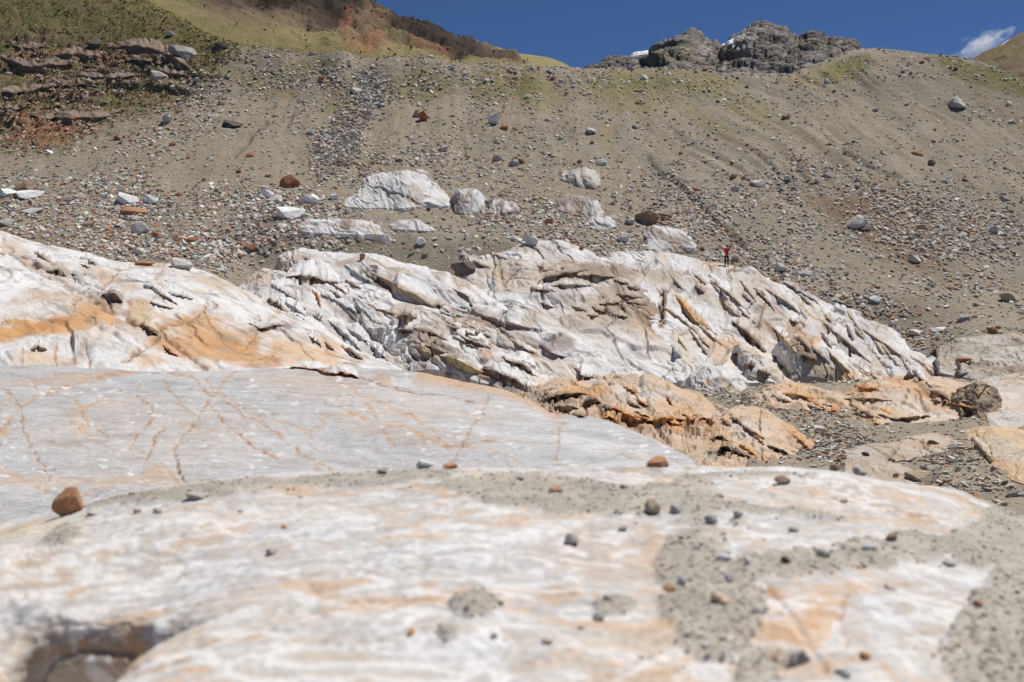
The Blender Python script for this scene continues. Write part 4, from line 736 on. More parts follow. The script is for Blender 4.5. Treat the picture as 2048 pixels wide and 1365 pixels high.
rock('foreground_bedrock', 'blurred white and peach banded rock with gravel patches in the immediate foreground',
     [(-420, 1110, 4.9), (-150, 1072, 4.8), (0, 1040, 4.7), (100, 1015, 4.65), (200, 988, 4.6), (400, 964, 4.6), (700, 946, 4.6), (900, 940, 4.6), (1100, 936, 4.6), (1300, 933, 4.6), (1500, 938, 4.6), (1650, 947, 4.6), (1800, 966, 4.6), (1900, 985, 4.65), (1960, 1010, 4.7), (2048, 1045, 4.7), (2400, 1130, 4.8)],
     [(-420, 1800, 1.32), (0, 1800, 1.34), (400, 1800, 1.32), (1024, 1800, 1.3), (1600, 1800, 1.3), (2400, 1800, 1.34)],
     mids=[[(-420, 1130, 3.7), (0, 1090, 3.7), (150, 1075, 3.65), (400, 1050, 3.55), (700, 1035, 3.55), (1024, 1025, 3.55), (1400, 1025, 3.55), (1700, 1035, 3.6), (2048, 1085, 3.7), (2400, 1150, 3.8)],
           [(-420, 1180, 3.1), (0, 1165, 3.0), (40, 1200, 2.80), (150, 1222, 2.62), (280, 1215, 2.64), (420, 1165, 2.80), (700, 1145, 2.82), (1024, 1140, 2.8), (1400, 1140, 2.8), (1700, 1150, 2.85), (2048, 1180, 2.95), (2400, 1220, 3.)],
           [(-420, 1290, 2.55), (-40, 1300, 2.5), (0, 1310, 2.5), (75, 1305, 2.56), (150, 1302, 2.56), (240, 1296, 2.57), (320, 1280, 2.54), (440, 1252, 2.40), (500, 1250, 2.36), (700, 1250, 2.32), (1024, 1250, 2.3), (1400, 1250, 2.32), (1700, 1260, 2.35), (2048, 1280, 2.4), (2400, 1300, 2.45)],
           [(-420, 1400, 2.1), (-60, 1420, 2.1), (0, 1440, 2.2), (75, 1440, 2.58), (150, 1430, 2.62), (250, 1420, 2.62), (330, 1410, 2.5), (460, 1390, 2.06), (500, 1385, 2.0), (1024, 1385, 1.98), (1400, 1385, 1.98), (1700, 1385, 2.02), (2048, 1395, 2.06), (2400, 1410, 2.1)]],
     sp=5.2, back=(.9, 1.5), bulge=.0, skirt=.5, dirpx=(1, -.06), dash=(.25, .05), ter=(.006, .9, .3), lin=(.003, .4), crkcol='tan', smooth=True, fac=(.05, .5, 2), lump=(.04, .9), rid=(.012, 1.2, .22), saw=(.0, 1, .3), crk=(.01, .9, .1), base='near', base2='cream', gmix=.8, seed=27, cracks=cr_near, mat=M_near, rough=.006, ends=1.2, post=near_post, shape=near_shape,
     blobs=[('yellow', 60, 1060, 130, 26, -8, .6), ('orange', 50, 1050, 60, 8, -6, .5), ('tan', 120, 1090, 46, 26, -20, .6), ('peach', 60, 1150, 80, 40, 0, .45), ('tan', 180, 1270, 160, 40, -5, .55), ('brown', 200, 1330, 150, 40, -5, .5), ('orange', 130, 1300, 60, 14, -20, .4), ('orange', 150, 1180, 24, 10, -35, .5), ('peach', 200, 1120, 60, 12, -20, .5), ('peach', 420, 1075, 110, 9, -18, .5), ('orange', 700, 1225, 140, 8, -5, .45), ('peach', 900, 1200, 250, 12, -3, .5), ('peach', 1250, 1110, 130, 50, 10, .4),
            ('orange', 1310, 1100, 26, 30, 0, .3), ('peach', 1300, 1300, 160, 60, 0, .5), ('orange', 1300, 1350, 120, 24, 0, .45), ('orange', 1100, 1310, 60, 16, -20, .3), ('peach', 1600, 1290, 60, 90, -30, .6), ('orange', 1645, 1230, 26, 40, 0, .6), ('rust', 1575, 1235, 14, 70, -32, .55), ('peach', 1500, 1080, 50, 12, 20, .4), ('orange', 1330, 960, 26, 12, 0, .6), ('brown', 1260, 943, 60, 8, 0, .6), ('yellow', 1270, 942, 26, 6, 0, .5), ('peach', 1700, 985, 120, 14, 5, .4), ('yellow', 1990, 1020, 60, 14, 25, .5), ('tan', 1560, 1290, 60, 20, 0, .6), ('orange', 240, 1340, 40, 50, 40, .35), ('peach', 480, 1200, 120, 20, -15, .3), ('yellow', 330, 1130, 20, 12, 0, .3)])

near_slab_cr = [([(300, 1340), (420, 1290), (560, 1262)], 3, .4, 8)]
def near2_post(H2, col, x, y, n):
    global NEAR_G
    keep = NEAR_G; out = near_post(H2, col, x, y, n); NEAR_G = keep
    return out
rock('foreground_slab', 'blurred cream slab edge in front of the dark hollow at the bottom left',
     [(185, 1440, 2.06), (225, 1372, 2.14), (275, 1322, 2.24), (340, 1284, 2.33), (450, 1243, 2.42), (560, 1222, 2.48), (700, 1208, 2.53), (860, 1200, 2.58), (1000, 1196, 2.64)],
     [(150, 2100, 1.02), (250, 2080, 1.02), (400, 2060, 1.03), (550, 2060, 1.05), (700, 2060, 1.07), (900, 2060, 1.10), (1050, 2060, 1.14)],
     mids=[[(190, 1480, 1.80), (260, 1430, 1.86), (340, 1390, 1.92), (450, 1350, 2.03), (600, 1330, 2.09), (800, 1320, 2.14), (1020, 1316, 2.22)], [(170, 1700, 1.38), (300, 1680, 1.38), (500, 1660, 1.43), (700, 1650, 1.46), (900, 1650, 1.49), (1040, 1650, 1.54)]],
     sp=5.0, back=(.5, .5), bulge=.0, skirt=.3, dirpx=(1, -.1), fac=(.03, .4, 2), ter=(.004, .8, .3), lin=(.003, .4), dash=(.25, .05), crkcol='tan', smooth=True, lump=(.02, .6), rid=(.006, 1.2, .22), saw=(0, 1, .3), crk=(.005, .9, .1), base='near', base2='cream', gmix=.8, seed=28, cracks=near_slab_cr, mat=M_near, rough=.004, ends=.3, post=near2_post,
     blobs=[('peach', 320, 1300, 120, 24, -25, .45), ('orange', 250, 1350, 40, 30, -40, .5), ('yellow', 230, 1365, 30, 20, -40, .5), ('orange', 640, 1218, 120, 7, -4, .45), ('peach', 700, 1260, 200, 20, -5, .35)])
Yb = 33.0
rock('rugged_block', 'rugged dark brown upright block beside the pale slab at the right', [(1918, 812, Yb), (1926, 786, Yb + .3), (1942, 768, Yb + .5), (1960, 762, Yb + .6), (1980, 772, Yb + .5), (1996, 792, Yb + .3), (2008, 818, Yb)],
     [(1920, 838, Yb - .8), (1936, 842, Yb - .9), (1952, 843, Yb - 1.), (1968, 842, Yb - 1.), (1984, 840, Yb - .9), (1998, 838, Yb - .8), (2008, 836, Yb - .8)], sp=1.5, back=(1.2, .8), bulge=.1, skirt=.6, ends=.3, dirpx=(.5, 1), lump=(.22, .8), rid=(.1, 1., .3), saw=(.0, 1, .4), crk=(.08, .5, .8), fac=(.5, .5, 1.6), ter=(.08, 1.2, .4), lin=(.06, .5), dash=(.6, .2), rough=.05,
     base='brown', base2='tan', gmix=.7, seed=44, blobs=[('dark', 1938, 805, 14, 34, 10, .8), ('dark', 1975, 815, 16, 12, 0, .6), ('yellow', 1965, 785, 14, 20, 0, .5), ('peach', 1985, 825, 14, 14, 0, .5)])  # tall dark blob paints the shade of the block's left face

# ---- broken ledges standing proud of the ridge, dome and apron (parts of the rock they belong to)
GROUND_OK = False; GMASK = np.where(np.arange(nr)[:, None] < 9, 1e6, 0.)
RS = 2.0; QW, QH = 1100, 700
zq = np.full(QW * QH, 1e9); oq = np.full(QW * QH, -1)
for k_, (nm, H, X, Yp, n) in enumerate(SURF):
    ok = (X > -50) & (X < 2100) & (Yp > 0) & (Yp < 1398)
    ix = (Yp[ok] / RS).astype(int) * QW + ((X[ok] + 50) / RS).astype(int)
    old = zq.copy(); np.minimum.at(zq, ix, H[ok, 1]); oq[zq < old] = k_
zq = zq.reshape(QH, QW); oq = oq.reshape(QH, QW)
def surf_at(px, py):
    """nearest bedrock seen at this pixel: (forward distance, owner)"""
    j_, i_ = int(py / RS), int((px + 50) / RS)
    w_ = zq[j_ - 1:j_ + 2, i_ - 1:i_ + 2]
    if w_.size == 0 or w_.min() > 1e8:
        if not GROUND_OK: return None
        d_ = (tpx - px) ** 2 + (tpy - py) ** 2 + GMASK; return float(G.reshape(-1, 3)[d_.argmin(), 1]), 'ground'
    k_ = int(w_.argmin()); o_ = oq[j_ - 1 + k_ // 3, i_ - 1 + k_ % 3]
    return float(np.median(w_[w_ < w_.min() * 1.03])), SURF[o_][0]
def ledge(lip, drop, face='brown', h=16, lean=.35, top='white', rag=1.0):
    n_ = 13; lp = resample(np.array(lip, float), n_)[0]; ow = None; h = h * 1.5; q0 = lp[0, 0] * .37
    lp = lp + np.stack([1.6 * perlin(c3(np.arange(n_) * .71 + q0, 0, 0), 3), 2.6 * perlin(c3(np.arange(n_) * .83 + q0, 5, 0), 4)], -1)
    dr = np.interp(np.linspace(0, 1, n_), np.linspace(0, 1, len(drop)), drop) if isinstance(drop, (list, tuple)) else np.full(n_, float(drop))
    tt_ = np.linspace(0, 1, n_); tp = np.clip(tt_ * 3.2, .04, 1) * np.clip((1 - tt_) * 2.4, .04, 1); dr = dr * tp * (.75 + .5 * hash1((np.arange(n_) // 2 + int(q0)), 5)); hh = h * (.25 + .75 * tp ** .6)
    tops, lips0, lips, foots = [], [], [], []
    for (x, y), d_, h in zip(lp, dr, hh):
        sf = surf_at(x, y + d_); st = surf_at(x + h * lean, y - h)
        if sf is None: continue
        ow = sf[1]; yt = st[0] if st else sf[0] + 3
        tops.append((x + h * lean, y - h, max(yt, sf[0]) + .12)); lips0.append((x + h * .06, y - max(1.2, h * .12), sf[0] + (max(yt, sf[0]) - sf[0]) * .10 - .03)); lips.append((x, y, sf[0] - .03 - .05 * min(1, d_ / 6))); foots.append((x - 1.5, y + d_, sf[0] + .10))
    if len(lips) < 2: return
    m_ = lips[0][2] / F; y_m = float(lp[:, 1].mean()); x_m = float(lp[:, 0].mean()); L_ = float(np.hypot(*(lp[-1] - lp[0])))
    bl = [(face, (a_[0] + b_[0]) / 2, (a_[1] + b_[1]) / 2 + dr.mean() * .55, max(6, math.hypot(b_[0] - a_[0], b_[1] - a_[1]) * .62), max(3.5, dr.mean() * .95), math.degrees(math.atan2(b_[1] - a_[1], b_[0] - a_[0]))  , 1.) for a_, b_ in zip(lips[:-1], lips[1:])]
    seed_ = int(x_m + y_m) % 97
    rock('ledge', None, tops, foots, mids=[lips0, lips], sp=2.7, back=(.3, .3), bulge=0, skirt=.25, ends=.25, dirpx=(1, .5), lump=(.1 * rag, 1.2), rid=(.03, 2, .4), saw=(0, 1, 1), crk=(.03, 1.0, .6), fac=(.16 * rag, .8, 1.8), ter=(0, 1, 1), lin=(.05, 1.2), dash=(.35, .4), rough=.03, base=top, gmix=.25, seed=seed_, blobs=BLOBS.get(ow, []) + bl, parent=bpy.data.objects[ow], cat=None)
for a in [([(571, 556), (590, 551), (617, 553), (651, 562), (675, 566)], [8, 14, 10, 6], 'brown', 26), ([(741, 546), (773, 560), (797, 575), (834, 591), (861, 607), (910, 619)], [14, 22, 16, 9, 5], 'tan', 18), ([(788, 557), (805, 570), (834, 590)], 7, 'brown', 10), ([(905, 578), (932, 592), (943, 612)], 6, 'brown', 9), ([(624, 580), (636, 595), (641, 617)], 7, 'rust', 8),
          ([(793, 634), (812, 631), (832, 637)], 17, 'brown', 14), ([(789, 661), (806, 659), (827, 662)], 11, 'dark', 8), ([(851, 692), (883, 703), (912, 714)], [10, 9, 6], 'brown', 18), ([(910, 666), (927, 675), (958, 688), (980, 696)], 8, 'brown', 14), ([(880, 712), (912, 719), (941, 734), (973, 748)], 15, 'yellow', 14), ([(966, 738), (997, 747), (1031, 761), (1056, 778)], [16, 12, 8], 'brown', 20), ([(1009, 722), (1036, 726), (1066, 746), (1075, 755)], 8, 'brown', 16),
          ([(931, 614), (961, 628), (1007, 642), (1051, 655), (1085, 661)], [9, 9, 6], 'tan', 14), ([(1149, 736), (1163, 750), (1187, 753)], 10, 'brown', 14), ([(1080, 690), (1107, 707), (1134, 714)], 9, 'purple', 12), ([(1072, 575), (1087, 556), (1112, 551), (1139, 546), (1173, 541), (1200, 538)], [16, 14, 12, 10], 'brown', 14), ([(1146, 551), (1185, 550), (1210, 553), (1232, 556)], 13, 'brown', 9), ([(1100, 572), (1140, 569), (1180, 572)], 9, 'tan', 12), ([(1198, 609), (1220, 607), (1243, 605)], 6, 'brown', 9), ([(1229, 631), (1256, 635)], 5, 'brown', 8), ([(1243, 606), (1250, 625)], 5, 'brown', 8),
          ([(1326, 578), (1329, 600), (1327, 630), (1330, 650)], 14, 'brown', 10), ([(1463, 642), (1483, 657), (1509, 681), (1531, 705)], [10, 13, 10], 'brown', 16), ([(1490, 727), (1509, 733)], 15, 'brown', 12), ([(1517, 742), (1541, 749)], 15, 'brown', 12), ([(1605, 711), (1636, 721)], 11, 'brown', 10), ([(1578, 640), (1597, 646)], 7, 'brown', 9), ([(1351, 590), (1365, 607), (1387, 637), (1404, 657)], [8, 14, 14], 'orange', 12), ([(1329, 617), (1358, 634), (1387, 661)], 5, 'tan', 10), ([(1343, 691), (1362, 716)], 13, 'grey', 10),
          ([(1531, 578), (1573, 604), (1612, 638)], [9, 7, 5], 'tan', 12), ([(1692, 650), (1705, 676), (1712, 692)], 9, 'purple', 10), ([(1560, 560), (1600, 583), (1640, 610)], 6, 'purple', 8), ([(1640, 640), (1690, 680), (1740, 725)], 7, 'tan', 12), ([(1720, 655), (1780, 695), (1830, 735)], 6, 'tan', 10), ([(1420, 560), (1460, 590), (1500, 628)], 7, 'tan', 12), ([(1440, 600), (1480, 635)], 8, 'tan', 10), ([(1390, 572), (1410, 586)], 9, 'purple', 7), ([(1545, 655), (1580, 690)], 9, 'tan', 12), ([(1655, 700), (1700, 745)], 10, 'yellow', 14),
          ([(500, 648), (522, 655), (548, 650), (572, 650)], 7, 'brown', 10), ([(284, 650), (300, 660), (315, 671)], 10, 'brown', 12), ([(205, 592), (225, 588), (245, 606)], 13, 'brown', 10), ([(584, 736), (622, 736), (651, 743), (690, 750), (714, 757)], 5, 'rust', 8), ([(60, 700), (75, 692), (100, 700)], 9, 'tan', 12), ([(325, 690), (356, 712)], 8, 'rust', 8), ([(95, 542), (118, 540), (135, 552)], 8, 'tan', 8), ([(690, 655), (715, 668), (740, 690)], 9, 'grey', 12), ([(655, 640), (690, 668), (720, 700)], 8, 'grey', 10), ([(740, 690), (770, 715)], 8, 'grey', 10), ([(560, 600), (585, 612), (610, 632)], 6, 'grey', 10),
          ([(1088, 800), (1120, 790), (1150, 786), (1180, 790)], [12, 10, 8], 'brown', 12, .35, 'peach'), ([(1164, 806), (1186, 797), (1204, 808)], 12, 'brown', 10, .3, 'peach'), ([(1110, 815), (1140, 812), (1160, 818)], 9, 'tan', 12, .3, 'brown'), ([(1300, 845), (1335, 838), (1370, 842)], 11, 'orange', 14, .35, 'peach'), ([(1376, 840), (1405, 838), (1430, 846)], 10, 'rust', 12, .35, 'peach'), ([(1230, 820), (1262, 832), (1290, 846)], 12, 'orange', 12, .35, 'peach'), ([(1262, 782), (1278, 800), (1290, 815)], 7, 'rust', 10, .35, 'pale'), ([(1330, 790), (1350, 812)], 7, 'rust', 9, .35, 'pale'),
          ([(1420, 880), (1440, 872), (1460, 884)], 8, 'tan', 12, .35, 'peach'), ([(1436, 905), (1452, 897), (1462, 904)], 7, 'brown', 8, .3, 'brown'), ([(1585, 868), (1610, 888), (1632, 912)], 8, 'orange', 10, .35, 'peach'), ([(1712, 772), (1735, 776), (1760, 775)], 8, 'rust', 8, .35, 'peach'), ([(1860, 782), (1885, 790), (1905, 806)], 8, 'brown', 9, .35, 'peach'), ([(1655, 832), (1668, 822), (1680, 830)], 9, 'rust', 9, .3, 'peach'), ([(1690, 800), (1730, 796), (1790, 800)], 6, 'tan', 9, .35, 'peach'), ([(1750, 830), (1810, 836), (1860, 832)], 6, 'tan', 10, .35, 'peach'), ([(1560, 786), (1600, 790), (1640, 800)], 7, 'orange', 9, .35, 'peach'), ([(1945, 880), (1965, 900), (1985, 925)], 8, 'brown', 10, .35, 'yellow')]:
    ledge(*a)

# many thinner ribs and breaks along the grain
r_ = random.Random(8)
def in_poly(x, y, poly):
    ok = False
    for (x1, y1), (x2, y2) in zip(poly, poly[1:] + poly[:1]):
        if (y1 > y) != (y2 > y) and x < (x2 - x1) * (y - y1) / (y2 - y1) + x1: ok = not ok
    return ok
for poly, dr_, cnt_, lo_, hi_, dlo, dhi, pal in [
        ([(1345, 535), (1500, 555), (1620, 600), (1760, 665), (1870, 730), (1840, 752), (1700, 735), (1500, 705), (1350, 690)], (1, 1.12), 30, 26, 78, 3, 7, ['tan', 'brown', 'tan', 'yellow', 'brown', 'purple', 'grey']),
        ([(610, 510), (850, 548), (1000, 640), (1180, 720), (1200, 760), (1000, 720), (800, 650), (640, 600)], (1, .5), 22, 24, 80, 3, 7, ['tan', 'brown', 'tan', 'grey', 'brown']),
        ([(930, 520), (1060, 500), (1200, 515), (1300, 570), (1300, 650), (1200, 680), (1080, 620), (960, 560)], (1, .25), 16, 20, 60, 3, 8, ['tan', 'brown', 'brown', 'purple']),
        ([(0, 480), (200, 525), (480, 610), (560, 640), (400, 640), (200, 590), (0, 560)], (1, .42), 9, 20, 60, 2.5, 5, ['tan', 'grey', 'tan']),
        ([(500, 560), (620, 590), (760, 700), (720, 730), (600, 670)], (1, .75), 12, 16, 44, 3, 7, ['grey', 'tan', 'brown']),
        ([(1060, 790), (1240, 775), (1340, 800), (1430, 850), (1300, 860), (1120, 835)], (1, .45), 12, 18, 50, 3, 7, ['orange', 'rust', 'brown', 'tan']),
        ([(1700, 785), (1900, 772), (1960, 800), (1880, 845), (1720, 860)], (1, .3), 8, 24, 70, 2.5, 5, ['orange', 'tan', 'brown']),
        ([(1420, 860), (1480, 830), (1560, 850), (1620, 910), (1450, 930)], (1, .6), 7, 18, 50, 2.5, 5, ['orange', 'tan', 'brown']),
        ([(1530, 785), (1660, 785), (1680, 830), (1600, 820)], (1, .35), 5, 20, 50, 2.5, 5, ['orange', 'tan'])]:
    xs_ = [p_[0] for p_ in poly]; ys_ = [p_[1] for p_ in poly]; k_ = 0
    while k_ < cnt_:
        x, y = r_.uniform(min(xs_), max(xs_)), r_.uniform(min(ys_), max(ys_))
        if not in_poly(x, y, poly): continue
        k_ += 1; ln = r_.uniform(lo_, hi_); th = math.atan2(dr_[1], dr_[0]) + r_.uniform(-.16, .16); cv = r_.uniform(-.12, .12)
        pts_ = [(x + math.cos(th + cv * q_) * ln * q_, y + math.sin(th + cv * q_) * ln * q_) for q_ in (-.5, -.2, .15, .5)]
        dp_ = r_.uniform(dlo, dhi) * .8; ledge(pts_, dp_, r_.choice(pal), r_.uniform(5, 10), .35, 'white' if y < 770 and x < 1900 and not (x > 1480 and y > 762) else 'peach')

# brown beds breaking through the grass at the upper left
GROUND_OK = True
for a in [([(212, 96), (260, 92), (308, 99), (342, 113), (392, 147)], [9, 13, 13, 10], 'brown', 12, .3, 'soil'), ([(0, 113), (68, 134), (110, 128), (154, 130), (205, 137)], 10, 'brown', 10, .3, 'brown'), ([(-30, 186), (40, 184), (68, 181), (120, 171), (192, 172)], 6, 'dark', 9, .3, 'soil'), ([(62, 233), (99, 236), (192, 236), (253, 219)], 8, 'brown', 10, .3, 'brown'), ([(301, 137), (342, 147), (380, 152)], 10, 'brown', 10, .3, 'brown'),
          ([(150, 152), (220, 156), (290, 152)], 8, 'dark', 9, .3, 'brown'), ([(-20, 215), (30, 218), (60, 214)], 8, 'brown', 9, .3, 'soil'), ([(100, 112), (150, 108), (200, 114)], 9, 'brown', 9, .3, 'soil'), ([(240, 118), (290, 122), (330, 130)], 10, 'dark', 9, .3, 'brown'), ([(10, 90), (60, 96), (90, 94)], 6, 'dark', 8, .3, 'soil')]:
    ledge(*a, rag=3.)
# ---- bedrock showing through the scree
def terr_Y(px, py):
    d = (tpx - px) ** 2 + (tpy - py) ** 2 + np.where(np.arange(nr)[:, None] < 9, 1e6, 0); k = d.argmin(); return float(G.reshape(-1, 3)[k, 1])
def onT(pts, dY): return [(x, y, terr_Y(x, y) + dY) for x, y in pts]
def outcrop(label, crest, foot, dc=1.2, df=-.4, **kw):
    f = onT(foot, df); Yf = np.mean([q_[2] for q_ in f])
    c = [(x, y, min(terr_Y(x, y) - .3, np.interp(x, *zip(*sorted((q_[0], q_[2]) for q_ in f))) + dc)) for x, y in crest]
    d = dict(sp=1.7, back=(2, 1.5), bulge=.12, skirt=.8, lump=(.25, 2.5), rid=(.1, 3, .6), crk=(.04, 1.6, .6), fac=(.22, 1.4, 2.2), rough=.05, ends=.4, gmix=.3, stain=.12); d.update(kw)
    return rock('rock_outcrop', label, c, f, **d)
outcrop('big white outcrop with fine dark cracks standing in the middle of the scree', [(690, 398), (712, 385), (735, 358), (765, 343), (800, 340), (845, 340), (868, 362), (888, 385), (901, 398)], [(690, 412), (715, 415), (745, 416), (775, 416), (805, 418), (835, 414), (860, 412), (885, 413), (902, 410)], dc=5, seed=51, bulge=.1, blobs=[('tan', 825, 385, 14, 18, 20, .35), ('tan', 850, 405, 40, 6, 0, .3)], crk=(.05, 1.5, .6))
outcrop('white and black striped outcrop right of the big white one', [(905, 392), (920, 378), (945, 376), (965, 388), (978, 402), (984, 412)], [(908, 424), (925, 427), (945, 426), (962, 422), (978, 418), (986, 416)], dc=2.5, seed=52, bands=('slate', .35, .6), dirpx=(.3, 1), blobs=[('purple', 915, 410, 18, 20, 0, .85), ('dark', 930, 420, 14, 8, 0, .6)])
outcrop('low black striped outcrop beside the white and black one', [(962, 408), (980, 394), (1005, 398), (1025, 408), (1036, 418)], [(964, 424), (985, 427), (1005, 427), (1022, 425), (1036, 424)], dc=2, seed=53, bands=('white', .3, .8), dirpx=(.3, 1), base='purple', base2='white', gmix=.45, blobs=[('dark', 1000, 415, 30, 8, 10, .6)])
outcrop('grey and white striped outcrop above the ridge crest', [(1112, 398), (1130, 392), (1165, 392), (1190, 400), (1215, 415), (1232, 430)], [(1118, 420), (1140, 428), (1170, 434), (1192, 440), (1215, 440), (1234, 438)], dc=3, seed=54, bands=('brown', .35, .75), base='pale', base2='slate', gmix=.7, dirpx=(.5, 1), blobs=[('white', 1195, 420, 20, 14, 30, .7), ('brown', 1215, 418, 8, 16, -30, .7), ('purple', 1155, 410, 16, 10, 30, .6)])
outcrop('broken white outcrop just above the ridge crest', [(1172, 440), (1190, 434), (1212, 434), (1230, 442)], [(1180, 455), (1195, 459), (1212, 459), (1230, 454)], dc=1.5, seed=55)
outcrop('dark striped rock rib slanting down towards the person', [(1288, 462), (1310, 450), (1340, 452), (1370, 466), (1388, 482), (1393, 496)], [(1300, 498), (1320, 503), (1345, 505), (1365, 502), (1382, 501), (1393, 500)], dc=3, seed=56, bands=('white', .4, .85), base='brown', base2='white', gmix=.75, dirpx=(1, .9), rid=(.25, 4, .8), blobs=[('dark', 1375, 490, 16, 10, 30, .7), ('purple', 1340, 485, 26, 14, 30, .4), ('grass', 1330, 460, 24, 8, 10, .4)])
outcrop('long low white outcrop with a brown band across it', [(595, 452), (615, 439), (660, 437), (700, 437), (740, 445), (770, 458), (780, 466)], [(600, 462), (620, 466), (660, 467), (700, 470), (735, 471), (762, 471), (780, 471)], dc=2.2, seed=57, blobs=[('brown', 692, 450, 12, 16, -15, .85), ('tan', 610, 450, 8, 8, 0, .4), ('purple', 772, 462, 12, 6, 30, .7)])
outcrop('smaller white outcrop right of the banded one', [(780, 450), (800, 441), (830, 439), (855, 448), (868, 458)], [(785, 458), (805, 460), (830, 462), (850, 463), (868, 462)], dc=1.6, seed=58)

outcrop('big pale grey slab-sided boulder resting on the scree with a dark underside', [(1122, 350), (1132, 341), (1155, 337), (1180, 340), (1195, 346), (1201, 360)], [(1124, 358), (1138, 366), (1154, 374), (1172, 378), (1188, 377), (1200, 370)], dc=2.6, df=-.3, seed=59, base='pale', gmix=.35, bulge=.16, peak=.6, skirt=.5, back=(.8, 1.2), fac=(.3, 1.0, 1.8), blobs=[('slate', 1140, 362, 16, 8, 25, .7), ('dark', 1170, 376, 30, 4, 3, .6)], cat='boulder')  # slate and dark blobs paint shade on the lower left and underside
# ------------------------------------------------------------------ loose stones
def ico(sub):
    bm = bmesh.new(); bmesh.ops.create_icosphere(bm, subdivisions=sub, radius=1)
    V = np.array([v.co[:] for v in bm.verts]); Fc = np.array([[v.index for v in f.verts] for f in bm.faces]); bm.free(); return V, Fc
ICO = {k: ico(k) for k in (1, 2, 3, 4)}

def stone_shape(sub, seed, planes=11, lo=.5, hi=.85, rough=0):
    r = np.random.default_rng(seed); V, Fc = ICO[sub]; V = V.copy()
    for _ in range(planes):
        n = r.normal(size=3); n /= np.linalg.norm(n); d = r.uniform(lo, hi)
        e = np.maximum(V @ n - d, 0); V -= e[:, None] * n
    if rough: V += rough * V * fbm(V * 2.3 + seed, 3, seed % 50)[:, None] + .35 * rough * V * fbm(V * 8 + seed, 2, seed % 40)[:, None]
    V -= V.mean(0); V /= np.abs(V).max(0)
    return V, Fc

# what hides the ground: nearest rock depth on a coarse raster
RW, RH = 512, 342
zb = np.full(RW * RH, 1e9)
for (nm, H, X, Yp, n) in SURF:
    ok = (X > 0) & (X < 2048) & (Yp > 0) & (Yp < 1366)
    np.minimum.at(zb, (Yp[ok] / 4).astype(int) * RW + (X[ok] / 4).astype(int), H[ok, 1])
def hidden(X, Yp, Y, tol=.97):
    ok = (X > 0) & (X < 2047) & (Yp > 0) & (Yp < 1365)
    i = np.where(ok, np.clip(Yp / 4, 0, RH - 1).astype(int) * RW + np.clip(X / 4, 0, RW - 1).astype(int), 0)
    return ok & (zb[i] < Y * tol)

GN = grid_normals(G); GN[GN[..., 2] < 0] *= -1
STONE_PAL = np.array([(.42, .385, .33), (.50, .46, .40), (.58, .545, .49), (.68, .655, .61), (.47, .37, .275), (.42, .19, .11), (.46, .26, .16), (.19, .165, .145), (.30, .27, .24)])
def pick_cols(n, X, Yp):
    wts = np.tile(np.array([.24, .2, .14, .05, .15, .035, .045, .05, .09]), (n, 1))
    left = (1 - sst(.6, 1.1, ell(X, Yp, 220, 450, 420, 120, 0)))
    wts[:, 3] += .18 * left; wts[:, 5] += .05 * left; wts[:, 6] += .05 * left
    brn = 1 - sst(.5, 1.1, ell(X, Yp, 1780, 450, 220, 90, 20)); wts[:, 4] += .2 * brn
    cht = np.maximum(1 - sst(.5, 1.1, ell(X, Yp, 715, 220, 45, 95, 25)), 1 - sst(.5, 1.1, ell(X, Yp, 665, 300, 50, 60, 25))); wts[:, 7] += .7 * cht; wts[:, 8] += .6 * cht
    pur = 1 - sst(.5, 1.1, ell(X, Yp, 530, 470, 110, 70, 0)); wts[:, 7] += .3 * pur; wts[:, 8] += .2 * pur
    led_ = 1 - sst(.5, 1.1, ell(X, Yp, 120, 190, 300, 130, 0)); wts[:, 4] += .5 * led_; wts[:, 6] += .5 * led_; wts[:, 7] += .4 * led_; wts[:, :4] *= (1 - .8 * led_)[:, None]
    c = np.cumsum(wts / wts.sum(1, keepdims=True), 1); k = (rng.random(n)[:, None] > c).sum(1).clip(0, 8)
    col = STONE_PAL[k] * rng.uniform(.8, 1.2, (n, 1)); return col * (1 + rng.normal(0, .03, (n, 3)))

def scatter_mesh(name, pos, nrm_, size, cols, mat, templates, flat=(.35, .6), tl=.28):
    """one mesh of many small angular stones"""
    n = len(pos); T, Fc = templates
    kind_ = rng.integers(0, len(T), n)
    V = T[kind_]                                            # n, m, 3
    sc_ = np.stack([size * rng.uniform(.8, 1.3, n), size * rng.uniform(.6, 1., n), size * rng.uniform(*flat, n)], -1) * .5
    V = V * sc_[:, None]
    yaw = rng.uniform(0, 2 * np.pi, n); c, s = np.cos(yaw), np.sin(yaw)
    tilt = rng.normal(0, tl, (n, 2))
    x = V[..., 0] * c[:, None] - V[..., 1] * s[:, None]; y = V[..., 0] * s[:, None] + V[..., 1] * c[:, None]
    # lie half-way between level and the slope
    nn = nrm_ * .6 + np.array([0, 0, .4]); nn = nn / nn[:, 2:3]
    z = V[..., 2] - x * (nn[:, 0:1] + tilt[:, :1]) - y * (nn[:, 1:2] + tilt[:, 1:])
    W = np.stack([x, y, z], -1) + pos[:, None] + np.array([0, 0, 1.]) * (sc_[:, 2] * .45)[:, None, None]
    m = V.shape[1]
    FF = (Fc[None] + (np.arange(n) * m)[:, None, None]).reshape(-1, Fc.shape[1])
    return mk_mesh(name, W.reshape(-1, 3), FF, np.repeat(cols, m, 0), smooth=False)

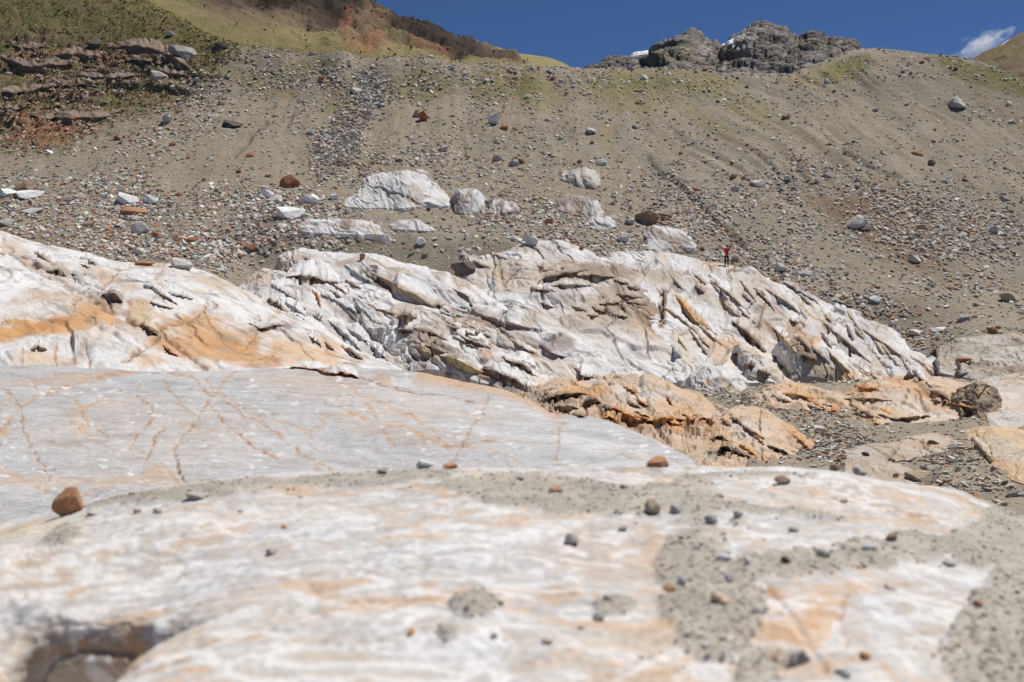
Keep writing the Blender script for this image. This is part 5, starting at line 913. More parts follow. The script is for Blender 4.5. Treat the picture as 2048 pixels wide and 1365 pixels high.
T_small = (np.stack([stone_shape(1, 100 + k, 7, .45, .8)[0] for k in range(24)]), ICO[1][1])
bx = np.array([(x, y, z) for x in (-1, 1) for y in (-1, 1) for z in (-1, 1)], float)
bf = np.array([(0, 1, 3), (0, 3, 2), (4, 6, 7), (4, 7, 5), (0, 4, 5), (0, 5, 1), (2, 3, 7), (2, 7, 6), (0, 2, 6), (0, 6, 4), (1, 5, 7), (1, 7, 3)])
T_chip = (np.stack([bx * rng.uniform(.45, 1., (8, 3)) for k in range(30)]), bf)

DENS = [(200, 140, 240, 70, 6, 2.2), (90, 235, 200, 60, -12, 2.2), (220, 450, 430, 105, 0, 2.2), (560, 450, 160, 80, 0, 1.6), (715, 220, 42, 95, 25, 8.), (665, 300, 52, 62, 25, 7.), (1750, 420, 330, 90, 12, 1.3), (1700, 620, 260, 50, 22, 1.8), (1150, 450, 260, 60, 10, 1.2), (900, 330, 300, 60, 0, .5), (1380, 420, 60, 130, -42, 1.5), (560, 140, 140, 40, 15, .8), (900, 150, 300, 30, 0, .5), (1500, 480, 160, 50, 30, .8), (1950, 700, 150, 40, 10, 1.0), (350, 240, 160, 60, -15, .6), (1620, 860, 160, 60, 30, 2.4), (1900, 960, 200, 60, 20, 1.2), (1340, 770, 120, 20, 20, 1.5)]
THIN = [(450, 330, 170, 55, -20, .75), (1120, 340, 160, 60, 0, .35), (1800, 250, 330, 110, 14, .3), (180, 40, 420, 70, 0, .8), (1250, 260, 120, 70, 10, .4), (1420, 340, 60, 60, -40, .5)]
def density(X, Yp):
    d = np.full(X.shape, .5)
    for (x, y, rx, ry, an, wv) in DENS: d += wv * (1 - sst(.5, 1.2, ell(X, Yp, x, y, rx, ry, an)))
    for (x, y, rx, ry, an, wv) in THIN: d *= 1 - wv * (1 - sst(.5, 1.2, ell(X, Yp, x, y, rx, ry, an)))
    return d
gi = np.arange(nr * nc).reshape(nr, nc)[9:-2, 1:-1].ravel()
gx, gy = tpx.ravel()[gi], tpy.ravel()[gi]; gY = G.reshape(-1, 3)[gi, 1]
vis = (gx > -160) & (gx < 2210) & (gy > 80) & (gy < 1010) & ~hidden(gx, gy, gY)
vis2 = (gx > -160) & (gx < 2210) & (gy > -30) & (gy < 1010)
patchy = .35 + 1.3 * sst(-.3, .45, fbm(G.reshape(-1, 3)[gi] * .18, 3, 131))
wgt = density(gx, gy) * vis * patchy
GP = G.reshape(-1, 3); GNf = GN.reshape(-1, 3)
def on_ground(n, w_):
    k = rng.choice(len(gi), n, p=w_ / w_.sum()); i = gi[k]
    a, b = rng.random((2, n, 1)) - .5
    p = GP[i] + a * (GP[i + 1] - GP[i]) + b * (GP[i + nc] - GP[i])
    return p, GNf[i], gx[k], gy[k]
N1 = 46000
p, nn, X, Yp = on_ground(N1, wgt)
far = sst(30, 75, p[:, 1])
size = (.052 + .092 * far) * rng.random(N1) ** (-.52)
size = np.minimum(size, .17 + .30 * far)
small = size < np.quantile(size, .80)
cols = pick_cols(N1, X, Yp)
scree_a = scatter_mesh('scree_stones', p[small], nn[small], size[small], cols[small], M_stones, T_chip)
link('scree_stones', scree_a, M_stones, kind='stuff', label='countless small grey and rust stones strewn over the scree slope')
scree_b = scatter_mesh('scree_stones', p[~small], nn[~small], size[~small], cols[~small], M_stones, T_small)
link('scree_cobbles', scree_b, M_stones, kind='stuff', label='countless cobbles lying on the scree slope and gully')

# gravel on the foreground rock
H2, gm, X2, Y2, n2 = NEAR_G
gw = ((gm.ravel() + rng.normal(0, .12, gm.size)) > .3) * (X2.ravel() > -60) * (X2.ravel() < 2110) * (Y2.ravel() < 1420)
NG = 9000
i = rng.choice(len(gw), NG, p=gw / gw.sum()); hp = H2.reshape(-1, 3)[i] + rng.normal(0, .008, (NG, 3)) * np.array([1, 1, 0])
cols = pick_cols(NG, np.full(NG, 900.), np.full(NG, 700.)) * .6 + C['gravel'] * .42
link('gravel', scatter_mesh('gravel', hp, n2.reshape(-1, 3)[i], np.minimum((.0036 * rng.random(NG) ** -.52), .017), cols, M_stones, T_chip, flat=(.25, .45), tl=.12), M_stones, kind='stuff', label='fine grey gravel lying in the hollows of the foreground rock')

# grass tufts on the tongues and the left slope
gcolf = tcol.reshape(-1, 3)[gi]; green = sst(.0, .05, gcolf[:, 1] - gcolf[:, 2] - .075) * sst(.40, .30, gcolf[:, 0]) * (gy < 330) * (gx < 540)
p, nn, X, Yp = on_ground(3500, gl.ravel()[gi] * vis2 * (gx < 560) + 1e-9)
n = len(p); hgt = rng.uniform(.06, .2, n); ang = rng.uniform(0, 6.28, (n, 3)); lean = rng.uniform(1.2, 3., (n, 3)); wd = rng.uniform(.05, .12, (n, 3))
base = p[:, None] + np.stack([np.cos(ang), np.sin(ang), 0 * ang], -1) * .08
perp = np.stack([-np.sin(ang), np.cos(ang), 0 * ang], -1) * wd[..., None]
tip = base + np.stack([np.cos(ang) * lean * hgt[:, None], np.sin(ang) * lean * hgt[:, None], hgt[:, None] + 0 * ang], -1)
TV = np.stack([base - perp, base + perp, tip], 2).reshape(-1, 3)
gc = np.repeat(np.where(rng.random((n, 1)) < .45, C['grassdry'], C['grass']) * rng.uniform(1.6, 3.2, (n, 1)), 9, 0)
link('grass', mk_mesh('grass', TV, np.arange(len(TV)).reshape(-1, 3), gc, smooth=False), M_hill, kind='stuff', label='short dry grass on the upper moraine and the left slope')

# heath and rubble on the hill behind
hp_, hx_, hy_, hc_ = HILL['brown_hill']
ok = np.where((hx_ > -20) & (hx_ < 1060) & (hy_ > -40) & (hy_ < 150))[0]
i = rng.choice(ok, 700); j_ = rng.normal(0, .5, (700, 3)) * np.array([1, 1, .2])
shc = np.where(rng.random((700, 1)) < .5, hc_[i] * rng.uniform(.5, .9, (700, 1)), hc_[i] * rng.uniform(.9, 1.5, (700, 1)))
link('heath', scatter_mesh('heath', hp_[i] + j_, np.tile((0, 0, 1.), (700, 1)), rng.uniform(.2, .55, 700), shc, M_hill, T_chip, flat=(.5, .9)), M_hill, kind='stuff', label='low dark heath and rubble dotting the brown hill')
ok2 = (gx > -40) & (gx < 480) & (gy < 130)
p, nn, X, Yp = on_ground(500, (ok2 * vis2).astype(float))
shc = np.where(rng.random((500, 1)) < .6, C['soil'] * rng.uniform(.9, 1.8, (500, 1)), C['grass'] * rng.uniform(.6, 1.3, (500, 1)))
link('undergrowth', scatter_mesh('undergrowth', p, nn, rng.uniform(.12, .45, 500), shc, M_hill, T_chip, flat=(.4, .8)), M_hill, kind='stuff', label='low dark plants and clods on the grassy slope at the upper left')

# ------------------------------------------------------------------ boulders and stones one can pick out
def on_terrain(px, py):
    d = (tpx.ravel() - px) ** 2 + (tpy.ravel() - py) ** 2 + np.where(np.arange(nr * nc) < 9 * nc, 1e6, 0)
    near = np.where(d < d.min() + 6)[0]; k = near[np.argmin(GP[near, 1])]
    return GP[k], GNf[k]
def on_rock(px, py):
    best = None
    for (nm, H, X, Yp, n) in SURF:
        d = (X - px) ** 2 + (Yp - py) ** 2; k = d.argmin()
        if d[k] < 30:
            near = np.where(d < 30)[0]; k = near[np.argmin(H[near, 1])]
            if best is None or H[k, 1] < best[0][1]: best = (H[k], n[k])
    t = on_terrain(px, py)
    if best is None or t[0][1] < best[0][1] * .97: return t
    return best

OC = dict(grey=(.43, .40, .355), pale=(.57, .54, .495), white=(.78, .76, .73), red=(.40, .17, .09), rust=(.43, .22, .12), tan=(.46, .36, .26), dark=(.12, .10, .09), slate=(.37, .35, .325), brown=(.26, .18, .13), orange=(.55, .27, .10))
WORD = dict(grey='grey', pale='pale grey', white='white', red='brick-red', rust='rust-coloured', tan='tan', dark='dark', slate='slate-grey', brown='brown', orange='orange')
SHAPES = []
for k in range(22):
    V, Fc = stone_shape(2, 300 + k, 13, .44, .82, .06); SHAPES.append(mk_mesh('stone', V, Fc, smooth=False))
for me in SHAPES: me.materials.append(M_stone)
BIGSH = []
for k in range(10):
    V, Fc = stone_shape(4, 500 + k, 15, .5, .85, .06); BIGSH.append(mk_mesh('boulder', V, Fc, smooth=False))
for me in BIGSH: me.materials.append(M_stone)
placed = []
def stone(name, px, py, wpx, hpx, colr, label, cat='stone', group=None, big=False, yaw=None, dep=.75, sink=.5, tilt=0., me=None, surf=on_rock, k=None):
    """a stone whose foot shows at (px, py), wpx wide and hpx tall in the photograph"""
    q_, n_ = surf(px, py); Y = q_[1]; m = Y / F
    sx, sz = wpx * m / 2, max(hpx, .22 * wpx) * m / 2 * 1.15
    me = me or (BIGSH if big else SHAPES)[random.randrange(10 if big else 22) if k is None else k]
    o = link(name, me, None, label=label, cat=cat, group=group)
    sy = sx * dep
    o.location = (q_[0], q_[1] + sy * .35, q_[2] + sz * (1 - sink) + sy * .35 * max(0, -n_[1] / max(n_[2], .3)) * .5)
    o.scale = (sx, sy, sz)
    slope_ = math.atan2(-n_[1], max(n_[2], .2))
    o.rotation_euler = (slope_ * .8 + random.uniform(.0, .25), math.radians(tilt) + random.uniform(-.12, .12), random.uniform(-.35, .35) if yaw is None else yaw)
    j = random.uniform(.88, 1.12); c = OC[colr]; o.color = (c[0] * j, c[1] * j, c[2] * j, 1)
    placed.append((px, py - hpx / 2, wpx)); return o

B = lambda *a, **k: stone('boulder', *a, cat='boulder', **k)
B(580, 372, 44, 26, 'red', 'rounded brick-red boulder on the scree left of the big white outcrop', big=True, k=0)
B(1294, 446, 50, 32, 'brown', 'dark brown angular boulder above the striped rib', big=True, k=2, tilt=-12)
B(1335, 434, 34, 16, 'tan', 'flat tan stone leaning against the dark brown boulder', big=True, k=3)
B(1325, 441, 14, 12, 'orange', 'small orange stone wedged between the brown boulder and the flat tan stone')
B(1912, 216, 38, 26, 'pale', 'lone pale boulder high on the right-hand scree', big=True, k=4, tilt=20)
B(190, 94, 38, 16, 'dark', 'black boulder on the green slope at the upper left', big=True, k=5)
B(366, 110, 60, 30, 'slate', 'large dark-sided boulder at the top of the brown ledges', big=True, k=6, tilt=18)
B(338, 72, 18, 14, 'pale', 'round pale stone on the grass above the brown ledges')
B(442, 96, 32, 14, 'dark', 'dark boulder right of the large one atop the ledges', big=True, k=7)
B(312, 161, 36, 20, 'grey', 'smooth grey boulder on the grass below the brown ledges', big=True, k=8, tilt=15)
B(460, 252, 46, 16, 'dark', 'dark flat rock jutting from the bare silt', big=True, k=9)
B(333, 245, 22, 18, 'pale', 'pale stone among cobbles left of the dark jutting rock')
B(846, 240, 22, 24, 'red', 'dark red blocky boulder high on the centre scree', big=True, k=2)
B(832, 234, 12, 18, 'grey', 'grey block touching the dark red boulder')
B(988, 248, 26, 27, 'white', 'white rectangular slab standing on the centre scree', big=True, k=3, dep=.4)
B(1008, 260, 18, 10, 'red', 'red stone just below the white rectangular slab')
B(712, 186, 26, 14, 'pale', 'pale pointed boulder at the head of the stone chute', big=True, k=1)
B(1182, 265, 26, 14, 'pale', 'pale boulder on the scree well above the slab-sided boulder', big=True, k=4)
B(1205, 330, 22, 14, 'pale', 'pale stone with shaded side just above the slab-sided boulder')
B(1030, 332, 20, 14, 'slate', 'grey pointed stone beside a small red one on the centre scree')
B(1042, 326, 16, 11, 'red', 'small red stone beside the grey pointed one on the centre scree')
B(890, 302, 20, 11, 'pale', 'greenish pale flat stone above the big white outcrop')
B(1100, 145, 16, 9, 'pale', 'pale stone on the crest line in the middle of the moraine')
B(904, 139, 18, 9, 'slate', 'grey stone perched on the moraine crest below the hill')
B(1292, 158, 16, 9, 'white', 'white stone on the grassy crest below the mountain')
B(1714, 456, 42, 28, 'pale', 'pale wedge-shaped boulder on the right scree', big=True, k=5)
B(1730, 462, 26, 10, 'dark', 'dark stone at the foot of the pale wedge boulder')
B(1655, 356, 20, 11, 'slate', 'slate-coloured stone on the right scree')
B(1835, 309, 26, 9, 'rust', 'flat rust-coloured stone high on the right scree', big=True, k=7)
B(1866, 330, 16, 14, 'brown', 'brown upright stone below the flat rust stone')
B(1515, 372, 30, 14, 'pale', 'pale oval boulder left of the dark rill', big=True, k=8)
B(1470, 382, 16, 10, 'pale', 'pale grey oval stone just beyond the dark rill')
B(1830, 524, 28, 16, 'pale', 'pale pointed boulder above the cobble band at the right', big=True, k=9)
B(1990, 465, 20, 18, 'pale', 'pale blocky boulder near the right edge', big=True, k=0)
B(2025, 602, 50, 22, 'tan', 'broad tan boulder at the right edge above the rock bed', big=True, k=1)
B(1560, 543, 30, 22, 'pale', 'round pale boulder just beyond the person on the right', big=True, k=4)
B(1615, 552, 36, 14, 'slate', 'flat dark-edged slab on the scree right of the person', big=True, k=6)
B(1470, 520, 16, 16, 'tan', 'tan stone standing just right of the person', surf=on_terrain)
B(1905, 578, 20, 10, 'tan', 'tan stone in the cobble band at the right')
B(1984, 664, 22, 16, 'rust', 'rust-brown boulder at the foot of the right scree', big=True, k=2)
B(1750, 606, 26, 13, 'white', 'white angular boulder in the cobbles right of the white face', big=True, k=3)
B(1685, 604, 16, 10, 'orange', 'orange stone at the edge of the white rock face')
B(1930, 640, 34, 16, 'slate', 'slate boulder half buried at the foot of the right scree', big=True, k=5)
B(1880, 660, 40, 9, 'white', 'low white slab in the gravel right of the white face', big=True, k=7)
B(1835, 668, 36, 10, 'pale', 'flat pale slab below the cobble band at the right', big=True, k=8)
B(45, 382, 50, 20, 'brown', 'dark brown boulder on the white stones at the left edge', big=True, k=5)
B(52, 397, 60, 18, 'white', 'white boulder directly under the dark brown one at the left', big=True, k=8)
B(8, 392, 40, 18, 'white', 'white boulder cut by the left edge of the frame', big=True, k=1)
B(60, 428, 46, 12, 'pale', 'flat pale slab below the white boulder at the left', big=True, k=3)
B(10, 451, 40, 18, 'slate', 'slate boulder at the left edge above the white dome', big=True, k=6)
B(248, 406, 54, 24, 'white', 'left one of two white blocks lying side by side on the scree', big=True, k=9, dep=.6)
B(300, 405, 36, 20, 'white', 'right one of two white blocks lying side by side on the scree', big=True, k=7)
B(265, 427, 70, 10, 'rust', 'long flat pinkish slab below the two white blocks', big=True, k=4, dep=.4)
B(282, 466, 40, 26, 'pale', 'blocky pale boulder in the cobbles behind the white dome', big=True, k=0)
B(178, 452, 26, 12, 'tan', 'tan flat boulder among cobbles behind the white dome')
B(277, 508, 28, 18, 'pale', 'grey-white round boulder just behind the dome crest', big=True, k=2)
B(358, 532, 54, 26, 'pale', 'large grey boulder with shaded side right behind the dome crest', big=True, k=1)
B(284, 526, 46, 11, 'rust', 'long orange-red slab lying along the dome crest', big=True, k=4, dep=.4)
B(385, 485, 26, 14, 'red', 'red slab among grey cobbles behind the dome', big=True, k=3)
B(315, 473, 24, 12, 'red', 'red-brown stone right of the blocky pale boulder')
B(576, 434, 60, 22, 'white', 'white lens-shaped boulder left of the banded white outcrop', big=True, k=8)
B(535, 392, 24, 16, 'white', 'white boulder on the scree below the red one', big=True, k=7)
B(618, 405, 44, 24, 'white', 'white blocky boulder beside a small red stone', big=True, k=2)
B(604, 408, 12, 7, 'red', 'small red stone beside the white blocky boulder')
B(668, 398, 22, 14, 'white', 'small white boulder at the left foot of the big white outcrop')
B(550, 404, 40, 12, 'pale', 'pale broken boulder above the lens-shaped one', big=True, k=5)
B(860, 428, 56, 16, 'white', 'low white slab at the foot of the big white outcrop', big=True, k=3)
B(945, 446, 28, 14, 'white', 'white stone below the striped outcrop', big=True, k=4)
B(842, 490, 22, 16, 'white', 'white stone on the gravel behind the long rib', big=True, k=0)
B(956, 502, 34, 16, 'pale', 'pale boulder on gravel behind the rock wall', big=True, k=1)
B(936, 502, 16, 12, 'white', 'white stone touching the pale boulder behind the rock wall')
B(1062, 484, 34, 24, 'pale', 'pale tilted boulder above the rock wall crest', big=True, k=2)
B(1035, 480, 34, 14, 'pale', 'flat pale boulder left of the tilted one above the rock wall', big=True, k=9)
B(1098, 448, 18, 14, 'rust', 'rust stone in the scree above the rock wall')
B(1247, 482, 26, 22, 'pale', 'pale round boulder at the foot of the striped rib', big=True, k=5)
B(1260, 448, 22, 18, 'grey', 'grey angular boulder left of the dark brown one', big=True, k=6)
B(1290, 372, 14, 9, 'white', 'white stone uphill of the dark brown boulder')
B(1162, 495, 12, 10, 'red', 'red round stone lying behind the crest of the ridge')
B(500, 503, 26, 14, 'rust', 'rust-brown slab at the left end of the long rib', big=True, k=3)
B(722, 514, 14, 16, 'rust', 'rust-orange pointed stone lying on the long rib', me=None)
B(925, 549, 62, 34, 'dark', 'shade-darkened block set in the crest of the rock wall', big=True, k=2, dep=.5, sink=.35)  # whole block coloured dark to carry the shade of its front face
B(1926, 719, 38, 11, 'rust', 'flat rust-red stone lying behind the cairn', big=True, k=4, dep=.5)
B(1820, 752, 26, 12, 'brown', 'small brown block at the foot of the white rock face')
B(1640, 862, 22, 13, 'white', 'bright white stone in the gully gravel', big=True, k=3)
B(1858, 944, 34, 16, 'grey', 'grey angular stone in the gully gravel')
B(1910, 905, 30, 11, 'slate', 'slate flake leaning in the gully below the yellow slab')
B(1905, 928, 22, 11, 'slate', 'slate stone below the leaning flake')
B(1840, 958, 60, 20, 'tan', 'tan boulder poking up behind the foreground rock', big=True, k=8)
B(1790, 950, 16, 10, 'tan', 'small tan stone left of the boulder behind the foreground rock')
B(1380, 505, 16, 8, 'grey', 'grey stone right of the striped rib')
B(1735, 908, 18, 10, 'dark', 'dark stone on the split slab')
B(1870, 885, 24, 10, 'brown', 'brown broken block on the split slab')

# cairn: three stones stacked
cx_, cy_ = 1917, 752
def cairn_piece(lbl, w_, h_, up, colr, k, yaw=0, tilt=0, dx=0):
    q_, n_ = on_rock(cx_, cy_); m = q_[1] / F; o = link('cairn_stone', BIGSH[k], None, label=lbl, cat='stone', group='stones stacked in the small cairn')
    o.location = (q_[0] + dx * m, q_[1] + .2, q_[2] + up * m); o.scale = (w_ * m / 2, w_ * m / 2 * .7, h_ * m / 2); o.rotation_euler = (0, math.radians(tilt), yaw)
    c = OC[colr]; o.color = (*c, 1); return o
cairn_piece('dark bottom stone of the small cairn on the right', 34, 14, 5, 'slate', 4, .3, -14, 4)
cairn_piece('thin ochre middle stone of the small cairn', 15, 6, 14, 'tan', 3, .2, -6, -1)
V, Fc = stone_shape(3, 777, 9, .6, .9, .05); V = V * (1 - .42 * (V[:, 2:3] + 1) / 2 * np.array([1, 1, 0])); V[:, :2] *= 1.0
me = mk_mesh('cairn_stone', V, Fc, smooth=False); me.materials.append(M_stone); BIGSH.append(me)
cairn_piece('pointed dark top stone of the small cairn', 12, 15, 23, 'slate', 10, 0, 0, -1)

# a painted marker: tipped stone with paint daubs
for (x, y, w_, h_, colr, lb) in [(824, 505, 9, 8, 'pale', 'pale blue daubed marker stone on the gravel behind the long rib'), (823, 499, 7, 5, 'orange', 'small orange stone on top of the pale blue marker stone'), (828, 509, 9, 6, 'red', 'small red stone at the foot of the pale blue marker stone')]:
    o = stone('marker_stone', x, y, w_, h_, colr, lb, group='painted marker stones', surf=on_terrain)
    if colr == 'pale': o.color = (.42, .55, .62, 1)

# foreground pebbles and cobbles, blurred in the photograph
FG = [(133, 1028, 70, 58, 'rust', 'big rust-red cobble at the left end of the foreground crest'), (185, 1032, 44, 18, 'grey', 'grey flat cobble touching the big rust-red one'), (395, 1012, 56, 22, 'grey', 'grey cobble with dark underside on the gravel band'), (318, 1034, 24, 16, 'grey', 'small grey pebble below the gravel band, right of a dark one'), (275, 1034, 22, 12, 'brown', 'small dark brown pebble below the gravel band'),
      (542, 1107, 27, 19, 'slate', 'dark pebble alone on the white foreground rock'), (568, 1058, 16, 12, 'orange', 'small orange pebble above the lone dark one'), (765, 953, 30, 16, 'slate', 'grey pebble on the foreground crest left of the pale cobble'), (850, 946, 50, 26, 'pale', 'pale cobble on the foreground crest left of the orange one'), (903, 939, 42, 18, 'rust', 'orange-red cobble on the foreground crest'),
      (1113, 991, 38, 14, 'rust', 'flat orange pebble on the grey gravel'), (1318, 938, 60, 26, 'rust', 'wedge-shaped reddish cobble behind the foreground crest'), (1306, 1040, 42, 40, 'tan', 'tan upright cobble with shaded side on the gravel'), (1354, 1035, 32, 26, 'slate', 'grey-blue pebble right of the tan upright cobble'), (1425, 1062, 38, 34, 'slate', 'dark leaning pebble at the gravel edge'), (1478, 1042, 28, 22, 'slate', 'slate pebble on the edge of the white patch'),
      (1588, 1065, 30, 20, 'grey', 'grey pebble on the white oval patch'), (1566, 968, 42, 24, 'brown', 'brown cobble on the right foreground crest'), (1676, 942, 38, 20, 'brown', 'left one of two dark cobbles behind the crest'), (1722, 943, 40, 22, 'slate', 'right one of two dark cobbles behind the crest'), (1146, 1090, 42, 32, 'grey', 'rounded grey cobble on the pinkish rock'), (1247, 1068, 24, 16, 'slate', 'small slate pebble on pinkish rock'),
      (1785, 1082, 28, 20, 'brown', 'brown pebble on the right gravel'), (1573, 1130, 32, 20, 'dark', 'black pebble below the white oval patch'), (1648, 1128, 40, 24, 'grey', 'grey pebble right of the black one'), (1440, 1216, 54, 30, 'tan', 'ochre cobble on the gravel'), (1460, 1172, 26, 28, 'white', 'white chip above the ochre cobble'), (1342, 1184, 34, 20, 'rust', 'pinkish pebble at the gravel edge'), (1365, 1172, 26, 26, 'pale', 'pale blue-grey pebble beside the pinkish one'),
      (1222, 1202, 38, 16, 'slate', 'grey flake on the pale rock'), (1196, 1234, 30, 22, 'slate', 'dark pebble below the grey flake'), (1163, 1246, 20, 12, 'slate', 'small dark pebble left of the one below the flake'), (820, 1274, 22, 18, 'orange', 'orange pebble near the bottom edge'), (888, 1282, 16, 12, 'tan', 'tan pebble right of the orange one'), (987, 1276, 22, 16, 'slate', 'slate pebble near the small gravel patch'), (1518, 1238, 34, 18, 'pale', 'pale pebble left of the rust-edged ledge'), (1000, 1214, 24, 12, 'dark', 'dark chip on the small gravel patch'),
      (1492, 1132, 18, 22, 'white', 'small white chip on the gravel above the ledge'), (1730, 1320, 30, 18, 'rust', 'rust pebble in the bottom gravel'), (1690, 1350, 40, 22, 'slate', 'slate cobble at the bottom edge'), (1955, 1232, 30, 18, 'rust', 'rust pebble on the right gravel'), (1990, 1290, 34, 18, 'pale', 'pale pebble on the right gravel'), (1900, 1130, 40, 16, 'slate', 'grey flat pebble at the tip of the right white rock'), (1740, 1110, 40, 20, 'pale', 'pale pebble on the gravel above the right white rock'), (1690, 1000, 20, 12, 'tan', 'tan chip on the right foreground crest'), (1440, 1000, 26, 14, 'slate', 'slate chip on the gravel behind the white oval'), (1390, 1100, 22, 12, 'grey', 'grey chip in the middle of the gravel'), (1450, 1120, 40, 14, 'pale', 'pale flat pebble in the middle of the gravel'), (1250, 985, 26, 12, 'slate', 'slate chip on the gravel near the crest'), (1040, 968, 24, 10, 'slate', 'slate chip on the crest gravel'), (1345, 1350, 16, 10, 'tan', 'tan chip at the bottom edge'), (600, 1000, 18, 9, 'pale', 'pale chip at the edge of the gravel band'), (480, 1030, 14, 8, 'grey', 'tiny grey chip under the gravel band'), (1780, 1180, 30, 14, 'pale', 'pale chip on the right white rock')]
def on_near(px, py):
    d = (X2.ravel() - px) ** 2 + (Y2.ravel() - py) ** 2; k = d.argmin(); return H2.reshape(-1, 3)[k], n2.reshape(-1, 3)[k]
for (x, y, w_, h_, colr, lb) in FG:
    big_ = w_ == 70; w_, h_ = (w_, h_) if big_ else (w_ * .85, h_ * .72)
    o = stone('cobble' if w_ > 28 else 'pebble', x, y, w_, h_, colr, lb, cat='stone', group='loose stones on the foreground rock', big=w_ > 20, surf=on_near, sink=.3, k=5 if big_ else None)
    if not big_: o.color = tuple(min(.75, c_ * 1.45) for c_ in o.color[:3]) + (1,)

# the next largest stones on the slope, each with where it lies
MARKS = [('the big white outcrop', 790, 380), ('the slab-sided boulder', 1162, 358), ('the person', 1455, 505), ('the brown ledges', 200, 150), ('the white rectangular slab', 988, 236), ('the striped rib', 1340, 480), ('the pale wedge boulder', 1712, 440), ('the lone high boulder', 1912, 205), ('the stone chute', 690, 250), ('the dark jutting rock', 460, 245), ('the dark rill', 1400, 410), ('the two white blocks', 275, 395), ('the blocky pale boulder', 282, 454), ('the grassy crest below the mountain', 1400, 160), ('the red boulder', 580, 360), ('the rust boulder at the right', 1984, 656), ('the cairn', 1915, 735), ('the gully white stone', 1640, 856), ('the moraine crest below the hill', 850, 130), ('the flat rust stone', 1835, 305), ('the long rib', 720, 505)]
used_l = {}
want, tries = 215, 0
pool_w = wgt * (gy < 720)
pp, nn, X, Yp = on_ground(6000, pool_w)
cnt = 0
for i in range(6000):
    if cnt >= want: break
    x, y = X[i], Yp[i]
    if not (5 < x < 2043) or any((x - a) ** 2 + (y - b) ** 2 < (c * .6 + 8) ** 2 for a, b, c in placed): continue
    wp = 9.5 * random.random() ** -.33
    if wp > 21: wp = 14
    hp = wp * random.uniform(.42, .72)
    lft = ell(np.array(x), np.array(y), 220, 450, 420, 120) < 1
    colr = random.choices(['grey', 'pale', 'white', 'tan', 'rust', 'red', 'slate', 'brown'], [22, 26, 12 if lft else 6, 12, 8, 7, 12, 8])[0]
    nm, mx, my = min(MARKS, key=lambda t: (t[1] - x) ** 2 + ((t[2] - y) * 1.3) ** 2)
    dx, dy = x - mx, y - my; far_ = math.hypot(dx, dy)
    side = ('above' if dy < 0 else 'below') if abs(dy) * 1.6 > abs(dx) else ('left of' if dx < 0 else 'right of')
    dist = 'just ' if far_ < 45 else ('' if far_ < 110 else 'well ')
    sz = 'small ' if wp < 10 else ('' if wp < 13.5 else 'larger ')
    shp = 'flat ' if hp < .5 * wp else ('blocky ' if hp > .64 * wp else '')
    lb = f'{sz}{WORD[colr]} {shp}scree stone {dist}{side} {nm}'.strip()
    stone('stone', x, y, wp, hp, colr, lb, group='stones scattered over the scree', surf=on_terrain); cnt += 1
    used_l[lb] = used_l.get(lb, 0) + 1

# tell look-alikes apart by where they lie
same = {}
for o in sc.objects:
    if o.name.startswith('stone') and 'label' in o: same.setdefault(o['label'], []).append(o)
for lb, os_ in same.items():
    if len(os_) < 2: continue
    os_.sort(key=lambda o: o.location.x / o.location.y)
    wd = ['leftmost ', 'rightmost '] if len(os_) == 2 else (['leftmost ', 'middle ', 'rightmost '] if len(os_) == 3 else [''] * len(os_))
    for o, w_ in zip(os_, wd):
        t = w_ + lb
        if len(t.split()) <= 16: o['label'] = t
# ------------------------------------------------------------------ the person with raised arms
def plain(name, col, rough=.8):
    m, nt_, b = new_mat(name); N = nt_.nodes; L = nt_.links
    n1 = N.new('ShaderNodeTexNoise'); n1.inputs['Scale'].default_value = 9; n1.inputs['Detail'].default_value = 4
    tc = N.new('ShaderNodeTexCoord'); L.new(tc.outputs['Object'], n1.inputs['Vector'])
    r = N.new('ShaderNodeMix'); r.data_type = 'RGBA'; r.inputs[6].default_value = (*[c * .8 for c in col], 1); r.inputs[7].default_value = (*[min(1, c * 1.15) for c in col], 1)
    L.new(n1.outputs[0], r.inputs[0]); L.new(r.outputs[2], b.inputs['Base Color'])
    bp = N.new('ShaderNodeBump'); bp.inputs['Strength'].default_value = .4; bp.inputs['Distance'].default_value = .02; L.new(n1.outputs[0], bp.inputs['Height']); L.new(bp.outputs[0], b.inputs['Normal'])
    b.inputs['Roughness'].default_value = rough; return m
M_skin = plain('skin', (.48, .29, .2), .6); M_red = plain('red_jacket', (.55, .012, .03), .6); M_black = plain('black_trousers', (.012, .013, .014), .8); M_boot = plain('boot_leather', (.03, .025, .02), .6); M_cap = plain('cap_cloth', (.05, .05, .045), .85); M_hair = plain('dark_hair', (.02, .014, .01), .7)

def skin_obj(name, chains, mat, parent=None, sub=2, root=0):
    """chains of (x, y, z, rx[, ry]); shared points are merged so the surface is continuous"""
    vs_, rad, ed, idx = [], [], [], {}
    for ch in chains:
        prev = None
        for pnt in ch:
            key = tuple(round(c, 4) for c in pnt[:3])
            if key not in idx: idx[key] = len(vs_); vs_.append(pnt[:3]); rad.append((pnt[3], pnt[4] if len(pnt) > 4 else pnt[3]))
            if prev is not None and (prev, idx[key]) not in ed: ed.append((prev, idx[key]))
            prev = idx[key]
    me = bpy.data.meshes.new(name); me.from_pydata(vs_, ed, []); me.materials.append(mat)
    o = link(name, me, None, parent=parent)
    sk = o.modifiers.new('skin', 'SKIN'); sk.use_smooth_shade = True
    for k, d in enumerate(me.skin_vertices[0].data): d.radius = rad[k]; d.use_root = (k == root)
    if sub: ss = o.modifiers.new('subdivision', 'SUBSURF'); ss.levels = sub; ss.render_levels = sub
    return o

